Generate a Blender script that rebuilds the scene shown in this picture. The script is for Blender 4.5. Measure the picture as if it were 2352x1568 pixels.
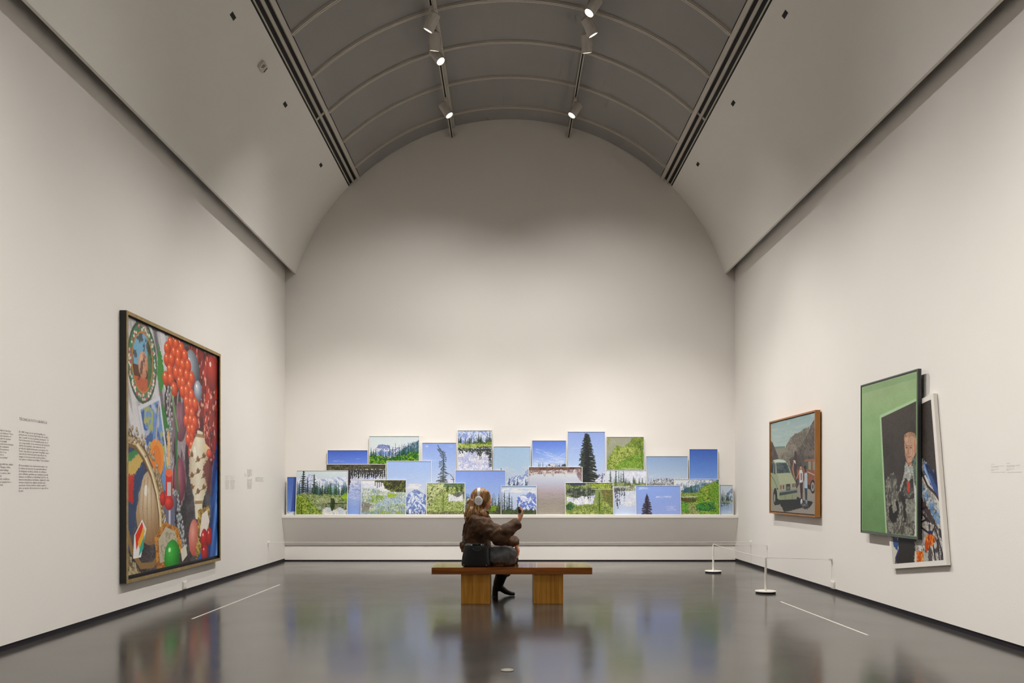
import bpy, bmesh, math, random
import numpy as np
from mathutils import Vector, Matrix

random.seed(7)
for o in list(bpy.data.objects):
    bpy.data.objects.remove(o)
S = bpy.context.scene

# ------------------------------------------------------------------ camera
FOC = 1900.0                 # focal length in pixels of a 2352 wide frame
CX, CY, CH = 1168.0, 1123.0, 1.18    # principal axis in the frame, camera height
cam = bpy.data.objects.new('camera', bpy.data.cameras.new('camera'))
S.collection.objects.link(cam)
cam.location = (0, 0, CH)
cam.rotation_euler = (math.pi / 2, 0, 0)
cam.data.sensor_width = 36
cam.data.lens = FOC / 2352 * 36
cam.data.shift_x = (1176 - CX) / 2352
cam.data.shift_y = (CY - 784) / 2352
cam.data.clip_start = 0.05
S.camera = cam

# ------------------------------------------------------------------ world, exposure
S.world = bpy.data.worlds.new('world')
S.world.use_nodes = True
S.world.node_tree.nodes['Background'].inputs[0].default_value = (0.9, 0.95, 1, 1)
S.world.node_tree.nodes['Background'].inputs[1].default_value = 0.0
S.view_settings.view_transform = 'Standard'
S.view_settings.look = 'None'
S.view_settings.gamma = 1
S.view_settings.use_curve_mapping = False
S.view_settings.exposure = 0.10
S.cycles.max_bounces = 6
S.cycles.diffuse_bounces = 3
S.cycles.glossy_bounces = 2
S.cycles.transmission_bounces = 2
S.cycles.sample_clamp_indirect = 3
S.cycles.caustics_reflective = False
S.cycles.caustics_refractive = False
S.cycles.use_adaptive_sampling = True
S.cycles.adaptive_threshold = 0.08
S.cycles.adaptive_min_samples = 16

LAMP_W = 2.0                 # common scale of the gallery spotlights
WARM = (1.0, 0.976, 0.945)

# room (metres); camera stands at x=0, y=0 and looks along +y
XL, XR, YB, YF = -3.67, 3.72, 13.59, -4.5
VX, VZ, VR = 0.03, 3.575, 3.70      # vault axis and radius
VEDGE = 3.52

# ------------------------------------------------------------------ helpers
def P(px, py, Y):
    """world point seen at photograph pixel (px,py) at depth Y"""
    return Vector(((px - CX) * Y / FOC, Y, CH + (CY - py) * Y / FOC))

def lin(c):
    return tuple(((v / 255) / 12.92 if v / 255 <= 0.04045 else ((v / 255 + 0.055) / 1.055) ** 2.4) for v in c[:3])

MATS = {}
def mat(name, rgb, rough=0.6, metal=0.0, noise=0.0, scale=8.0, bump=0.0, bscale=None, spec=0.5, stretch=None, emit=0.0, coat=0.0):
    if name in MATS:
        return MATS[name]
    m = bpy.data.materials.new(name); m.use_nodes = True
    nt = m.node_tree; b = nt.nodes['Principled BSDF']
    c = lin(rgb)
    b.inputs['Base Color'].default_value = (*c, 1)
    b.inputs['Roughness'].default_value = rough
    b.inputs['Metallic'].default_value = metal
    b.inputs['Specular IOR Level'].default_value = spec
    if coat:
        b.inputs['Coat Weight'].default_value = coat
        b.inputs['Coat Roughness'].default_value = 0.12
    if emit:
        b.inputs['Emission Color'].default_value = (*c, 1)
        b.inputs['Emission Strength'].default_value = emit
    if noise or bump:
        tc = nt.nodes.new('ShaderNodeTexCoord'); mp = nt.nodes.new('ShaderNodeMapping')
        nt.links.new(tc.outputs['Object'], mp.inputs[0])
        if stretch: mp.inputs['Scale'].default_value = stretch
    if noise:
        n = nt.nodes.new('ShaderNodeTexNoise'); n.inputs['Scale'].default_value = scale; n.inputs['Detail'].default_value = 5
        nt.links.new(mp.outputs[0], n.inputs['Vector'])
        r = nt.nodes.new('ShaderNodeValToRGB')
        r.color_ramp.elements[0].position = 0.3; r.color_ramp.elements[1].position = 0.7
        r.color_ramp.elements[0].color = (*[v * (1 - noise) for v in c], 1)
        r.color_ramp.elements[1].color = (*[min(1, v * (1 + noise)) for v in c], 1)
        nt.links.new(n.outputs[0], r.inputs[0]); nt.links.new(r.outputs[0], b.inputs['Base Color'])
    if bump:
        n2 = nt.nodes.new('ShaderNodeTexNoise'); n2.inputs['Scale'].default_value = bscale or scale * 6; n2.inputs['Detail'].default_value = 3
        nt.links.new(mp.outputs[0], n2.inputs['Vector'])
        bp = nt.nodes.new('ShaderNodeBump'); bp.inputs['Strength'].default_value = bump; bp.inputs['Distance'].default_value = 0.01
        nt.links.new(n2.outputs[0], bp.inputs['Height']); nt.links.new(bp.outputs[0], b.inputs['Normal'])
    MATS[name] = m
    return m

def tag(o, label=None, cat=None, group=None, kind=None):
    if label: o['label'] = label
    if cat: o['category'] = cat
    if group: o['group'] = group
    if kind: o['kind'] = kind
    return o

def link(name, me, m=None, parent=None, smooth=False):
    o = bpy.data.objects.new(name, me); S.collection.objects.link(o)
    if m is not None:
        for mm in (m if isinstance(m, (list, tuple)) else [m]): me.materials.append(mm)
    if parent is not None: o.parent = parent
    if smooth:
        for p in me.polygons: p.use_smooth = True
    return o

def empty(name, loc=(0, 0, 0), rz=0, parent=None):
    o = bpy.data.objects.new(name, None); S.collection.objects.link(o)
    o.location = loc; o.rotation_euler = (0, 0, rz); o.empty_display_size = 0.1
    if parent is not None: o.parent = parent
    return o

class MB:
    def __init__(s): s.b = bmesh.new()
    def box(s, x0, x1, y0, y1, z0, z1, bev=0.0, M=None):
        r = bmesh.ops.create_cube(s.b, size=1.0)['verts']
        bmesh.ops.transform(s.b, verts=r, matrix=Matrix.Translation(((x0 + x1) / 2, (y0 + y1) / 2, (z0 + z1) / 2)) @ Matrix.Diagonal((abs(x1 - x0), abs(y1 - y0), abs(z1 - z0), 1)))
        if bev:
            e = list({e for v in r for e in v.link_edges})
            rr = bmesh.ops.bevel(s.b, geom=e, offset=bev, segments=2, affect='EDGES', profile=0.5)
            r = list({v for f in rr['faces'] for v in f.verts} | {v for v in r if v.is_valid})
        if M is not None: bmesh.ops.transform(s.b, verts=r, matrix=M)
        return s
    def cyl(s, a, c, r0, r1=None, seg=20, caps=True):
        a = Vector(a); c = Vector(c); d = c - a
        r1 = r0 if r1 is None else r1
        M = Matrix.Translation((a + c) / 2) @ d.to_track_quat('Z', 'Y').to_matrix().to_4x4()
        bmesh.ops.create_cone(s.b, cap_ends=caps, segments=seg, radius1=r0, radius2=r1, depth=d.length, matrix=M)
        return s
    def ell(s, c, r, rot=None, seg=20, rings=14):
        M = Matrix.Translation(Vector(c))
        if rot is not None: M = M @ rot
        M = M @ Matrix.Diagonal((r[0], r[1], r[2], 1))
        bmesh.ops.create_uvsphere(s.b, u_segments=seg, v_segments=rings, radius=1, matrix=M)
        return s
    def sweep(s, pts, radii, seg=14, up=(0, 1, 0), caps=True):
        """closed tube through pts; radii = r or (r_side, r_up); 'side' lies along up x dir"""
        pts = [Vector(p) for p in pts]; rings = []
        for i, p in enumerate(pts):
            d = (pts[min(i + 1, len(pts) - 1)] - pts[max(i - 1, 0)]).normalized()
            u = Vector(up); sd = u.cross(d)
            if sd.length < 1e-3: sd = Vector((1, 0, 0)).cross(d)
            sd.normalize(); uu = d.cross(sd).normalized()
            r = radii[i] if isinstance(radii, (list, tuple)) else radii
            if not isinstance(r, (list, tuple)): r = (r, r)
            rings.append([s.b.verts.new(p + sd * (math.cos(2 * math.pi * k / seg) * r[0]) + uu * (math.sin(2 * math.pi * k / seg) * r[1])) for k in range(seg)])
        for a, c in zip(rings, rings[1:]):
            for k in range(seg):
                s.b.faces.new((a[k], a[(k + 1) % seg], c[(k + 1) % seg], c[k]))
        if caps:
            s.b.faces.new(rings[0][::-1]); s.b.faces.new(rings[-1])
        return s
    def prism(s, poly, axis, a, c):
        """extrude a 2-D polygon along an axis ('x','y','z') from a to c"""
        def mk(t, p):
            if axis == 'x': return (t, p[0], p[1])
            if axis == 'y': return (p[0], t, p[1])
            return (p[0], p[1], t)
        A = [s.b.verts.new(mk(a, p)) for p in poly]; B = [s.b.verts.new(mk(c, p)) for p in poly]
        n = len(poly)
        s.b.faces.new(A); s.b.faces.new(B[::-1])
        for k in range(n): s.b.faces.new((A[k], B[k], B[(k + 1) % n], A[(k + 1) % n]))
        return s
    def mesh(s, name='m'):
        bmesh.ops.recalc_face_normals(s.b, faces=s.b.faces)
        me = bpy.data.meshes.new(name); s.b.to_mesh(me); s.b.free(); return me
    def out(s, name, m, parent=None, smooth=False):
        return link(name, s.mesh(name), m, parent, smooth)

def autosmooth(o, ang=40):
    me = o.data; b = bmesh.new(); b.from_mesh(me)
    for f in b.faces: f.smooth = True
    for e in b.edges:
        e.smooth = len(e.link_faces) == 2 and e.calc_face_angle(0) < math.radians(ang)
    b.to_mesh(me); b.free()
    return o

# ------------------------------------------------------------------ materials of the room
M_wall = mat('warm_white_plaster', (238, 233, 226), 0.85, noise=0.012, scale=0.9, bump=0.05, bscale=60, spec=0.2)
M_cove = mat('vault_plaster', (240, 236, 228), 0.85, noise=0.015, scale=0.8, spec=0.2)
M_panel = mat('grey_ceiling_fabric', (160, 157, 153), 0.8, noise=0.05, scale=0.7, spec=0.2)
M_rib = mat('pale_ceiling_metal', (205, 198, 186), 0.5)
M_black = mat('black_gap', (8, 7, 8), 0.7)
M_skirt = mat('dark_recessed_skirting', (26, 20, 30), 0.6)
M_white = mat('white_paint', (236, 231, 222), 0.45)
M_lampw = mat('white_lamp_metal', (205, 198, 188), 0.45)
M_rail = mat('pale_track_metal', (190, 183, 170), 0.45)

def floor_mat():
    m = bpy.data.materials.new('polished_grey_concrete'); m.use_nodes = True
    nt = m.node_tree; b = nt.nodes['Principled BSDF']; L = nt.links.new
    tc = nt.nodes.new('ShaderNodeTexCoord')
    n = nt.nodes.new('ShaderNodeTexNoise'); n.inputs['Scale'].default_value = 0.55; n.inputs['Detail'].default_value = 7; n.inputs['Roughness'].default_value = 0.6
    L(tc.outputs['Object'], n.inputs['Vector'])
    r = nt.nodes.new('ShaderNodeValToRGB')
    r.color_ramp.elements[0].position = 0.3; r.color_ramp.elements[1].position = 0.72
    r.color_ramp.elements[0].color = (*lin(FLOOR_A), 1); r.color_ramp.elements[1].color = (*lin(FLOOR_B), 1)
    L(n.outputs[0], r.inputs[0])
    v = nt.nodes.new('ShaderNodeTexNoise'); v.inputs['Scale'].default_value = 90; v.inputs['Detail'].default_value = 3
    L(tc.outputs['Object'], v.inputs['Vector'])
    r2 = nt.nodes.new('ShaderNodeValToRGB'); r2.color_ramp.elements[0].position = 0.68; r2.color_ramp.elements[1].position = 0.76
    r2.color_ramp.elements[0].color = (0, 0, 0, 1); r2.color_ramp.elements[1].color = (0.12, 0.12, 0.12, 1)
    L(v.outputs[0], r2.inputs[0])
    mx = nt.nodes.new('ShaderNodeMixRGB'); mx.blend_type = 'ADD'; mx.inputs[0].default_value = 0.35
    L(r.outputs[0], mx.inputs[1]); L(r2.outputs[0], mx.inputs[2]); L(mx.outputs[0], b.inputs['Base Color'])
    n3 = nt.nodes.new('ShaderNodeTexNoise'); n3.inputs['Scale'].default_value = 1.7; n3.inputs['Detail'].default_value = 6
    L(tc.outputs['Object'], n3.inputs['Vector'])
    mr = nt.nodes.new('ShaderNodeMapRange'); mr.inputs[3].default_value = FLOOR_R0; mr.inputs[4].default_value = FLOOR_R1
    L(n3.outputs[0], mr.inputs[0]); L(mr.outputs[0], b.inputs['Roughness'])
    n4 = nt.nodes.new('ShaderNodeTexNoise'); n4.inputs['Scale'].default_value = 5.0; n4.inputs['Detail'].default_value = 2
    L(tc.outputs['Object'], n4.inputs['Vector'])
    bp = nt.nodes.new('ShaderNodeBump'); bp.inputs['Strength'].default_value = 0.12; bp.inputs['Distance'].default_value = 0.004
    L(n4.outputs[0], bp.inputs['Height']); L(bp.outputs[0], b.inputs['Normal'])
    b.inputs['IOR'].default_value = 1.55
    return m
FLOOR_A, FLOOR_B, FLOOR_R0, FLOOR_R1 = (56, 53, 50), (80, 76, 71), 0.10, 0.22

def wood(name, c0, c1, axis, rough=0.35, sc=3.0, coat=0.0):
    m = bpy.data.materials.new(name); m.use_nodes = True
    nt = m.node_tree; b = nt.nodes['Principled BSDF']; L = nt.links.new
    tc = nt.nodes.new('ShaderNodeTexCoord'); mp = nt.nodes.new('ShaderNodeMapping'); L(tc.outputs['Object'], mp.inputs[0])
    s = [14.0, 14.0, 14.0]; s['xyz'.index(axis)] = 0.9; mp.inputs['Scale'].default_value = s
    n = nt.nodes.new('ShaderNodeTexNoise'); n.inputs['Scale'].default_value = sc; n.inputs['Detail'].default_value = 6; n.inputs['Distortion'].default_value = 0.6
    L(mp.outputs[0], n.inputs['Vector'])
    r = nt.nodes.new('ShaderNodeValToRGB'); r.color_ramp.elements[0].position = 0.3; r.color_ramp.elements[1].position = 0.7
    r.color_ramp.elements[0].color = (*lin(c0), 1); r.color_ramp.elements[1].color = (*lin(c1), 1)
    L(n.outputs[0], r.inputs[0]); L(r.outputs[0], b.inputs['Base Color'])
    b.inputs['Roughness'].default_value = rough
    b.inputs['Coat Weight'].default_value = coat; b.inputs['Coat Roughness'].default_value = 0.08; b.inputs['Coat IOR'].default_value = 1.6
    return m

# ------------------------------------------------------------------ the room
SK = 0.045                                  # height of the recessed skirting
MB().box(XL - 0.3, XR + 0.3, YF - 0.3, YB + 0.3, -0.2, 0).out('floor', floor_mat())
tag(bpy.data.objects['floor'], 'polished grey concrete floor of the gallery', kind='structure')
w = MB().box(XL - 0.25, XL, YF, YB, SK, 6.0).out('wall_left', M_wall); tag(w, 'white left side wall of the gallery', kind='structure')
w = MB().box(XR, XR + 0.25, YF, YB, SK, 6.0).out('wall_right', M_wall); tag(w, 'white right side wall of the gallery', kind='structure')
w = MB().box(XL - 0.25, XR + 0.25, YB, YB + 0.25, 0.02, 7.6).out('wall_back', M_wall); tag(w, 'tall white end wall under the arched vault', kind='structure')
w = MB().box(XL - 0.25, XR + 0.25, YF - 0.25, YF, 0.0, 7.6).out('wall_front', M_wall); tag(w, 'white wall closing the gallery behind the viewer', kind='structure')
for nm, a in (('baseboard_left', (XL - 0.2, XL - 0.012, YF, YB, 0, SK)), ('baseboard_right', (XR + 0.012, XR + 0.2, YF, YB, 0, SK)),
              ('baseboard_back', (XL - 0.2, XR + 0.2, YB + 0.012, YB + 0.2, 0, 0.02))):
    tag(MB().box(*a).out(nm, M_skirt), 'dark recessed strip where the white wall meets the floor', kind='structure')

# vault: ceiling = the two plaster coves, children: grey panels, ribs, mullions
def arc(r, a): return (VX + r * math.sin(a), VZ + r * math.cos(a))
A_EDGE = math.asin(VEDGE / VR)              # angle of the cove's lower edge, from the vertical
A_OUT, A_IN = math.asin(2.655 / VR), math.asin(2.49 / VR)   # outer and inner side of the slot track
def arcshell(mb, a0, a1, r0, r1, y0, y1, n=24):
    poly = [arc(r0, a0 + (a1 - a0) * k / n) for k in range(n + 1)] + [arc(r1, a1 - (a1 - a0) * k / n) for k in range(n + 1)]
    # as quads strip, to stay clean
    for k in range(n):
        q = [poly[k], poly[k + 1], poly[2 * n + 1 - k - 1], poly[2 * n + 1 - k]]
        mb.prism(q, 'y', y0, y1)
    return mb
c = MB()
arcshell(c, -A_EDGE, -A_OUT, VR, VR + 0.05, YF, YB)
arcshell(c, A_OUT, A_EDGE, VR, VR + 0.05, YF, YB)
ceil = c.out('ceiling', M_cove); autosmooth(ceil)
tag(ceil, 'barrel vaulted ceiling, plaster flanks and grey fabric panels between pale ribs', kind='structure')
c = MB(); arcshell(c, -A_IN - 0.01, A_IN + 0.01, VR + 0.04, VR + 0.09, YF, YB, 32)
o = c.out('backing', M_black, ceil); autosmooth(o)
# closing roof over the slots beside the vault
for sx in (-1, 1):
    xo = XL if sx < 0 else XR
    x1 = VX + sx * VEDGE
    MB().box(min(xo, x1) - 0.02, max(xo, x1) + 0.02, YF, YB, 5.55, 5.6).out('cove_lid', M_cove, ceil)
VPAN = 3.676
RIBS = [13.11 - 0.957 * k for k in range(19)]
AM_L, AM_R = math.asin((-0.90 - VX) / 3.64), math.asin((1.005 - VX) / 3.64)
secs = [(-A_IN, AM_L), (AM_L, AM_R), (AM_R, A_IN)]
edges = [YB] + RIBS + [YF]
for i in range(len(edges) - 1):
    y1, y0 = edges[i] - 0.012, edges[i + 1] + 0.012
    if y1 < 5.5: continue
    for k, (a0, a1) in enumerate(secs):
        c = MB(); arcshell(c, a0 + 0.004, a1 - 0.004, VPAN, VPAN + 0.03, y0, y1, 14)
        autosmooth(c.out('ceiling_panel', M_panel, ceil))
y_last = [edges[i + 1] + 0.012 for i in range(len(edges) - 1) if edges[i] - 0.012 >= 5.5][-1]
c = MB(); arcshell(c, -A_IN, A_IN, VPAN, VPAN + 0.03, YF, y_last, 32); autosmooth(c.out('ceiling_panel', M_panel, ceil))
for y in RIBS:
    c = MB()
    arcshell(c, -A_IN, A_IN, 3.645, VR, y - 0.022, y - 0.006, 40)
    arcshell(c, -A_IN, A_IN, 3.645, VR, y + 0.006, y + 0.022, 40)
    arcshell(c, -A_IN, A_IN, 3.655, VR, y - 0.006, y + 0.006, 40)
    autosmooth(c.out('ceiling_rib', M_rib, ceil))
for am in (AM_L, AM_R):
    c = MB(); arcshell(c, am - 0.0062, am - 0.0018, 3.647, VR, YF, YB, 1); arcshell(c, am + 0.0018, am + 0.0062, 3.647, VR, YF, YB, 1)
    arcshell(c, am - 0.0018, am + 0.0018, 3.657, VR, YF, YB, 1)
    c.out('mullion', M_rib, ceil)
# little black slots cut in the coves
def on_cove(px, py):
    dx, dz = (px - CX) / FOC, (CY - py) / FOC
    # (Y dx - VX)^2 + (CH + Y dz - VZ)^2 = VR^2
    A = dx * dx + dz * dz; B = 2 * (-VX * dx + (CH - VZ) * dz); C_ = VX * VX + (CH - VZ) ** 2 - VR * VR
    Y = (-B + math.sqrt(B * B - 4 * A * C_)) / (2 * A)
    x, z = Y * dx, CH + Y * dz
    return x, Y, z, math.atan2(x - VX, z - VZ)
for px, py in ((535, 37), (655, 240), (737, 379), (1803, 33), (1684, 237), (1603, 377)):
    x, Y, z, a = on_cove(px, py)
    c = MB(); arcshell(c, a - 0.006, a + 0.006, VR - 0.002, VR + 0.004, Y - 0.055, Y + 0.055, 1)
    c.out('slot', M_black, ceil)

# twin slot tracks along the springing of the fabric vault
def slot_track(sx, label):
    t = empty('lighting_track', (VX + sx * 2.57, 4.5, 6.2)); tag(t, label, 'lighting track', 'tracks running along the vault')
    iv = Matrix.Translation(-t.location)
    def part(nm, a0, a1, r0, r1, m, ys):
        for y0, y1 in ys:
            c = MB(); arcshell(c, sx * a0, sx * a1, r0, r1, y0, y1, 2)
            bmesh.ops.transform(c.b, matrix=iv, verts=c.b.verts)
            c.out(nm, m, t)
    F = A_IN; W = (A_OUT - A_IN)
    seg = [(YF, 11.19), (11.23, YB)]
    full = [(YF, YB)]
    part('inner_flange', F, F + W * 0.24, 3.665, 3.73, M_rib, full)
    part('slot', F + W * 0.24, F + W * 0.46, 3.71, 3.75, M_black, seg)
    part('rail', F + W * 0.46, F + W * 0.62, 3.68, 3.75, M_rail, full)
    part('slot', F + W * 0.62, F + W * 0.84, 3.71, 3.75, M_black, seg)
    part('outer_flange', F + W * 0.84, F + W * 0.91, 3.69, 3.75, M_rail, full)
    part('slot', F + W * 0.91, F + W * 1.0, 3.705, 3.75, M_black, full)
    part('joint', F + W * 0.24, F + W * 0.84, 3.70, 3.75, M_rail, [(11.185, 11.235)])
    return t
slot_track(-1, 'twin slotted black and pale track along the left edge of the vault')
slot_track(1, 'twin slotted black and pale track along the right edge of the vault')

# hanging lamp tracks
TZ = 6.94
def lamp_track(x, label):
    t = empty('lamp_track', (x, 4.5, TZ)); tag(t, label, 'lighting track', 'tracks running along the vault')
    y0, y1 = YF - 4.5, YB - 4.5
    c = MB(); c.box(-0.024, -0.0105, y0, y1, 0, 0.045); c.box(0.0105, 0.024, y0, y1, 0, 0.045); c.box(-0.024, 0.024, y0, y1, 0.03, 0.045)
    c.out('rail', M_rail, t)
    MB().box(-0.0105, 0.0105, y0, y1, 0.012, 0.03).out('slot', M_black, t)
    for yy in (1.0, 3.9, 6.8, 9.0):
        MB().cyl((0, yy - 4.5 + 4, 0.04), (0, yy - 4.5 + 4, 0.23), 0.006, seg=8).out('hanger', M_rail, t)
    return t
TXL, TXR = -0.925, 0.985
lamp_track(TXL, 'left pale track with a black groove hanging below the vault')
lamp_track(TXR, 'right pale track with a black groove hanging below the vault')

# spotlights ---------------------------------------------------------------
M_lens = mat('lit_lens', (255, 250, 240), 0.4, emit=4.0)
M_ring = mat('dark_lens_ring', (30, 28, 30), 0.4)
def spotlight(x, y, target, label, watt, cone=58, group='spotlights clamped to the tracks', hang=0.15, blend=1.0):
    t = empty('spotlight', (x, y, TZ)); tag(t, label, 'lamp', group)
    piv = Vector((0, 0, -hang))
    d = (Vector(target) - (Vector((x, y, TZ)) + piv)).normalized()
    MB().box(-0.022, 0.022, -0.09, 0.09, -0.03, 0.004, bev=0.004).out('adapter', M_lampw, t)
    c = MB(); c.cyl((0, 0, -0.02), (0, 0, -hang + 0.05), 0.013, seg=12); c.out('stem', M_lampw, t)
    # housing
    R = d.to_track_quat('Z', 'Y').to_matrix().to_4x4()
    def loc(mb): bmesh.ops.transform(mb.b, matrix=Matrix.Translation(piv) @ R, verts=mb.b.verts); return mb
    c = MB(); c.cyl((0, 0, -0.10), (0, 0, 0.10), 0.066, seg=32, caps=False); c.cyl((0, 0, -0.115), (0, 0, -0.10), 0.05, 0.066, seg=32)
    c.cyl((0, 0, 0.08), (0, 0, 0.10), 0.058, seg=32, caps=False)
    autosmooth(loc(c).out('housing', M_lampw, t))
    c = MB(); c.cyl((0, 0, 0.085), (0, 0, 0.102), 0.0655, 0.0655, seg=32, caps=False); c.cyl((0, 0, 0.084), (0, 0, 0.088), 0.062, seg=32)
    loc(c).out('lens_ring', M_ring, t)
    c = MB(); c.cyl((0, 0, 0.088), (0, 0, 0.0905), 0.053, seg=28); loc(c).out('lens', M_lens, t)
    for sx in (-1, 1):
        c = MB(); c.box(sx * 0.069 - 0.004, sx * 0.069 + 0.004, -0.012, 0.012, -0.06, 0.03)
        loc(c).out('yoke_arm', M_lampw, t)
    l = bpy.data.lights.new('bulb', 'SPOT'); l.energy = watt * LAMP_W; l.color = WARM; l.spot_size = math.radians(cone); l.spot_blend = blend
    l.shadow_soft_size = 0.045
    lo = bpy.data.objects.new('bulb', l); S.collection.objects.link(lo); lo.parent = t
    lo.location = piv + d * 0.16; lo.rotation_euler = d.to_track_quat('-Z', 'Y').to_euler()
    return t
# lamps seen in the photograph (watts in LW)
LW = dict(farR=110, farL=90, nearR=450, nearL=320, wide=165, behL=101, behR=52, r7=150, l7=50, w6=180, w3=700, mid=300, out=450)
spotlight(TXL, 12.25, (XR, 11.4, -0.9), 'farthest white cylinder spotlight on the left track, lens to the right', LW['farR'], cone=74)
spotlight(TXL, 10.72, (XR, 8.6, -0.9), 'white spotlight with a large bright lens on the left track, lowest of its cluster', LW['nearR'], cone=74)
spotlight(TXL, 10.38, (-1.7, YB, -1.0), 'white spotlight pointing down, between the tilted one and the bright one, left track', LW['wide'], cone=106)
spotlight(TXL, 9.95, (XL, 11.4, 1.8), 'tilted white spotlight seen from behind, topmost of the left track cluster', LW['behL'], cone=70)
spotlight(TXR, 12.25, (XL, 11.4, -0.9), 'farthest white cylinder spotlight on the right track, lens to the left', LW['farL'], cone=74)
spotlight(TXR, 10.43, (1.7, YB, -1.0), 'white spotlight pointing down, lowest of the right track cluster', LW['wide'], cone=106)
spotlight(TXR, 10.05, (XR, 11.4, 1.8), 'white spotlight seen from behind, middle of the right track cluster', LW['behR'], cone=70)
spotlight(TXR, 9.62, (XL, 8.6, -0.9), 'white spotlight with a large bright lens on the right track, topmost of its cluster', LW['nearL'], cone=74)
# unseen lamps added along the same tracks to brighten the side and end walls
OUT = 'added spotlights out of the frame'
for y, k, ad in ((7.6, '7', 'level with the bench'),):
    spotlight(TXL, y, (XR, y - 0.8, -0.9), 'added unseen white spotlight on the left track ' + ad, LW['r' + k], cone=76, group=OUT)
    spotlight(TXR, y, (XL, y - 0.8, -0.9), 'added unseen white spotlight on the right track ' + ad, LW['l' + k], cone=76, group=OUT)
for y, k, ad in ((6.4, 'w6', 'wide beamed, past the bench'), (3.2, 'w3', 'wide beamed, over the viewer')):
    spotlight(TXL, y, (XR, y - 0.3, -0.3), 'added unseen white spotlight on the left track ' + ad, LW[k], cone=92, group=OUT)
    spotlight(TXR, y, (XL, y - 0.3, -0.3), 'added unseen white spotlight on the right track ' + ad, LW[k] * 0.78, cone=92, group=OUT)
for sx, tx in ((-1, TXL), (1, TXR)):  # narrow lamps added out of view to lift the lower end wall
    side = 'left' if sx < 0 else 'right'
    spotlight(tx, 9.15 - .1 * sx, (sx * 0.75, YB, 0.2), 'added spotlight of the ' + side + ' track out of the frame, aimed at the shelf middle', LW['mid'], cone=44, group=OUT)
    spotlight(tx, 8.6 - .1 * sx, (sx * 2.7, YB, 0.2), 'added spotlight of the ' + side + ' track out of the frame, aimed at the shelf end', LW['out'], cone=44, group=OUT)

# ------------------------------------------------------------------ painted pictures (pixels drawn here by code, no files)
RNG = np.random.default_rng(11)
def noise(h, w, sy, sx, seed=0, octs=3, pers=0.55):
    """value noise, cell sizes in pixels, 0..1"""
    r = np.random.default_rng(seed); out = np.zeros((h, w)); amp = 1; tot = 0
    for o in range(octs):
        cy, cx = max(1.0, sy / 2 ** o), max(1.0, sx / 2 ** o)
        gh, gw = int(h / cy) + 3, int(w / cx) + 3
        g = r.random((gh, gw))
        yy = np.arange(h) / cy; xx = np.arange(w) / cx
        y0 = yy.astype(int); x0 = xx.astype(int); fy = (yy - y0)[:, None]; fx = (xx - x0)[None, :]
        fy = fy * fy * (3 - 2 * fy); fx = fx * fx * (3 - 2 * fx)
        v = (g[y0][:, x0] * (1 - fy) + g[y0 + 1][:, x0] * fy) * (1 - fx) + (g[y0][:, x0 + 1] * (1 - fy) + g[y0 + 1][:, x0 + 1] * fy) * fx
        out += v * amp; tot += amp; amp *= pers
    out /= tot
    return np.clip((out - 0.5) * 1.6 + 0.5, 0, 1)

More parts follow.
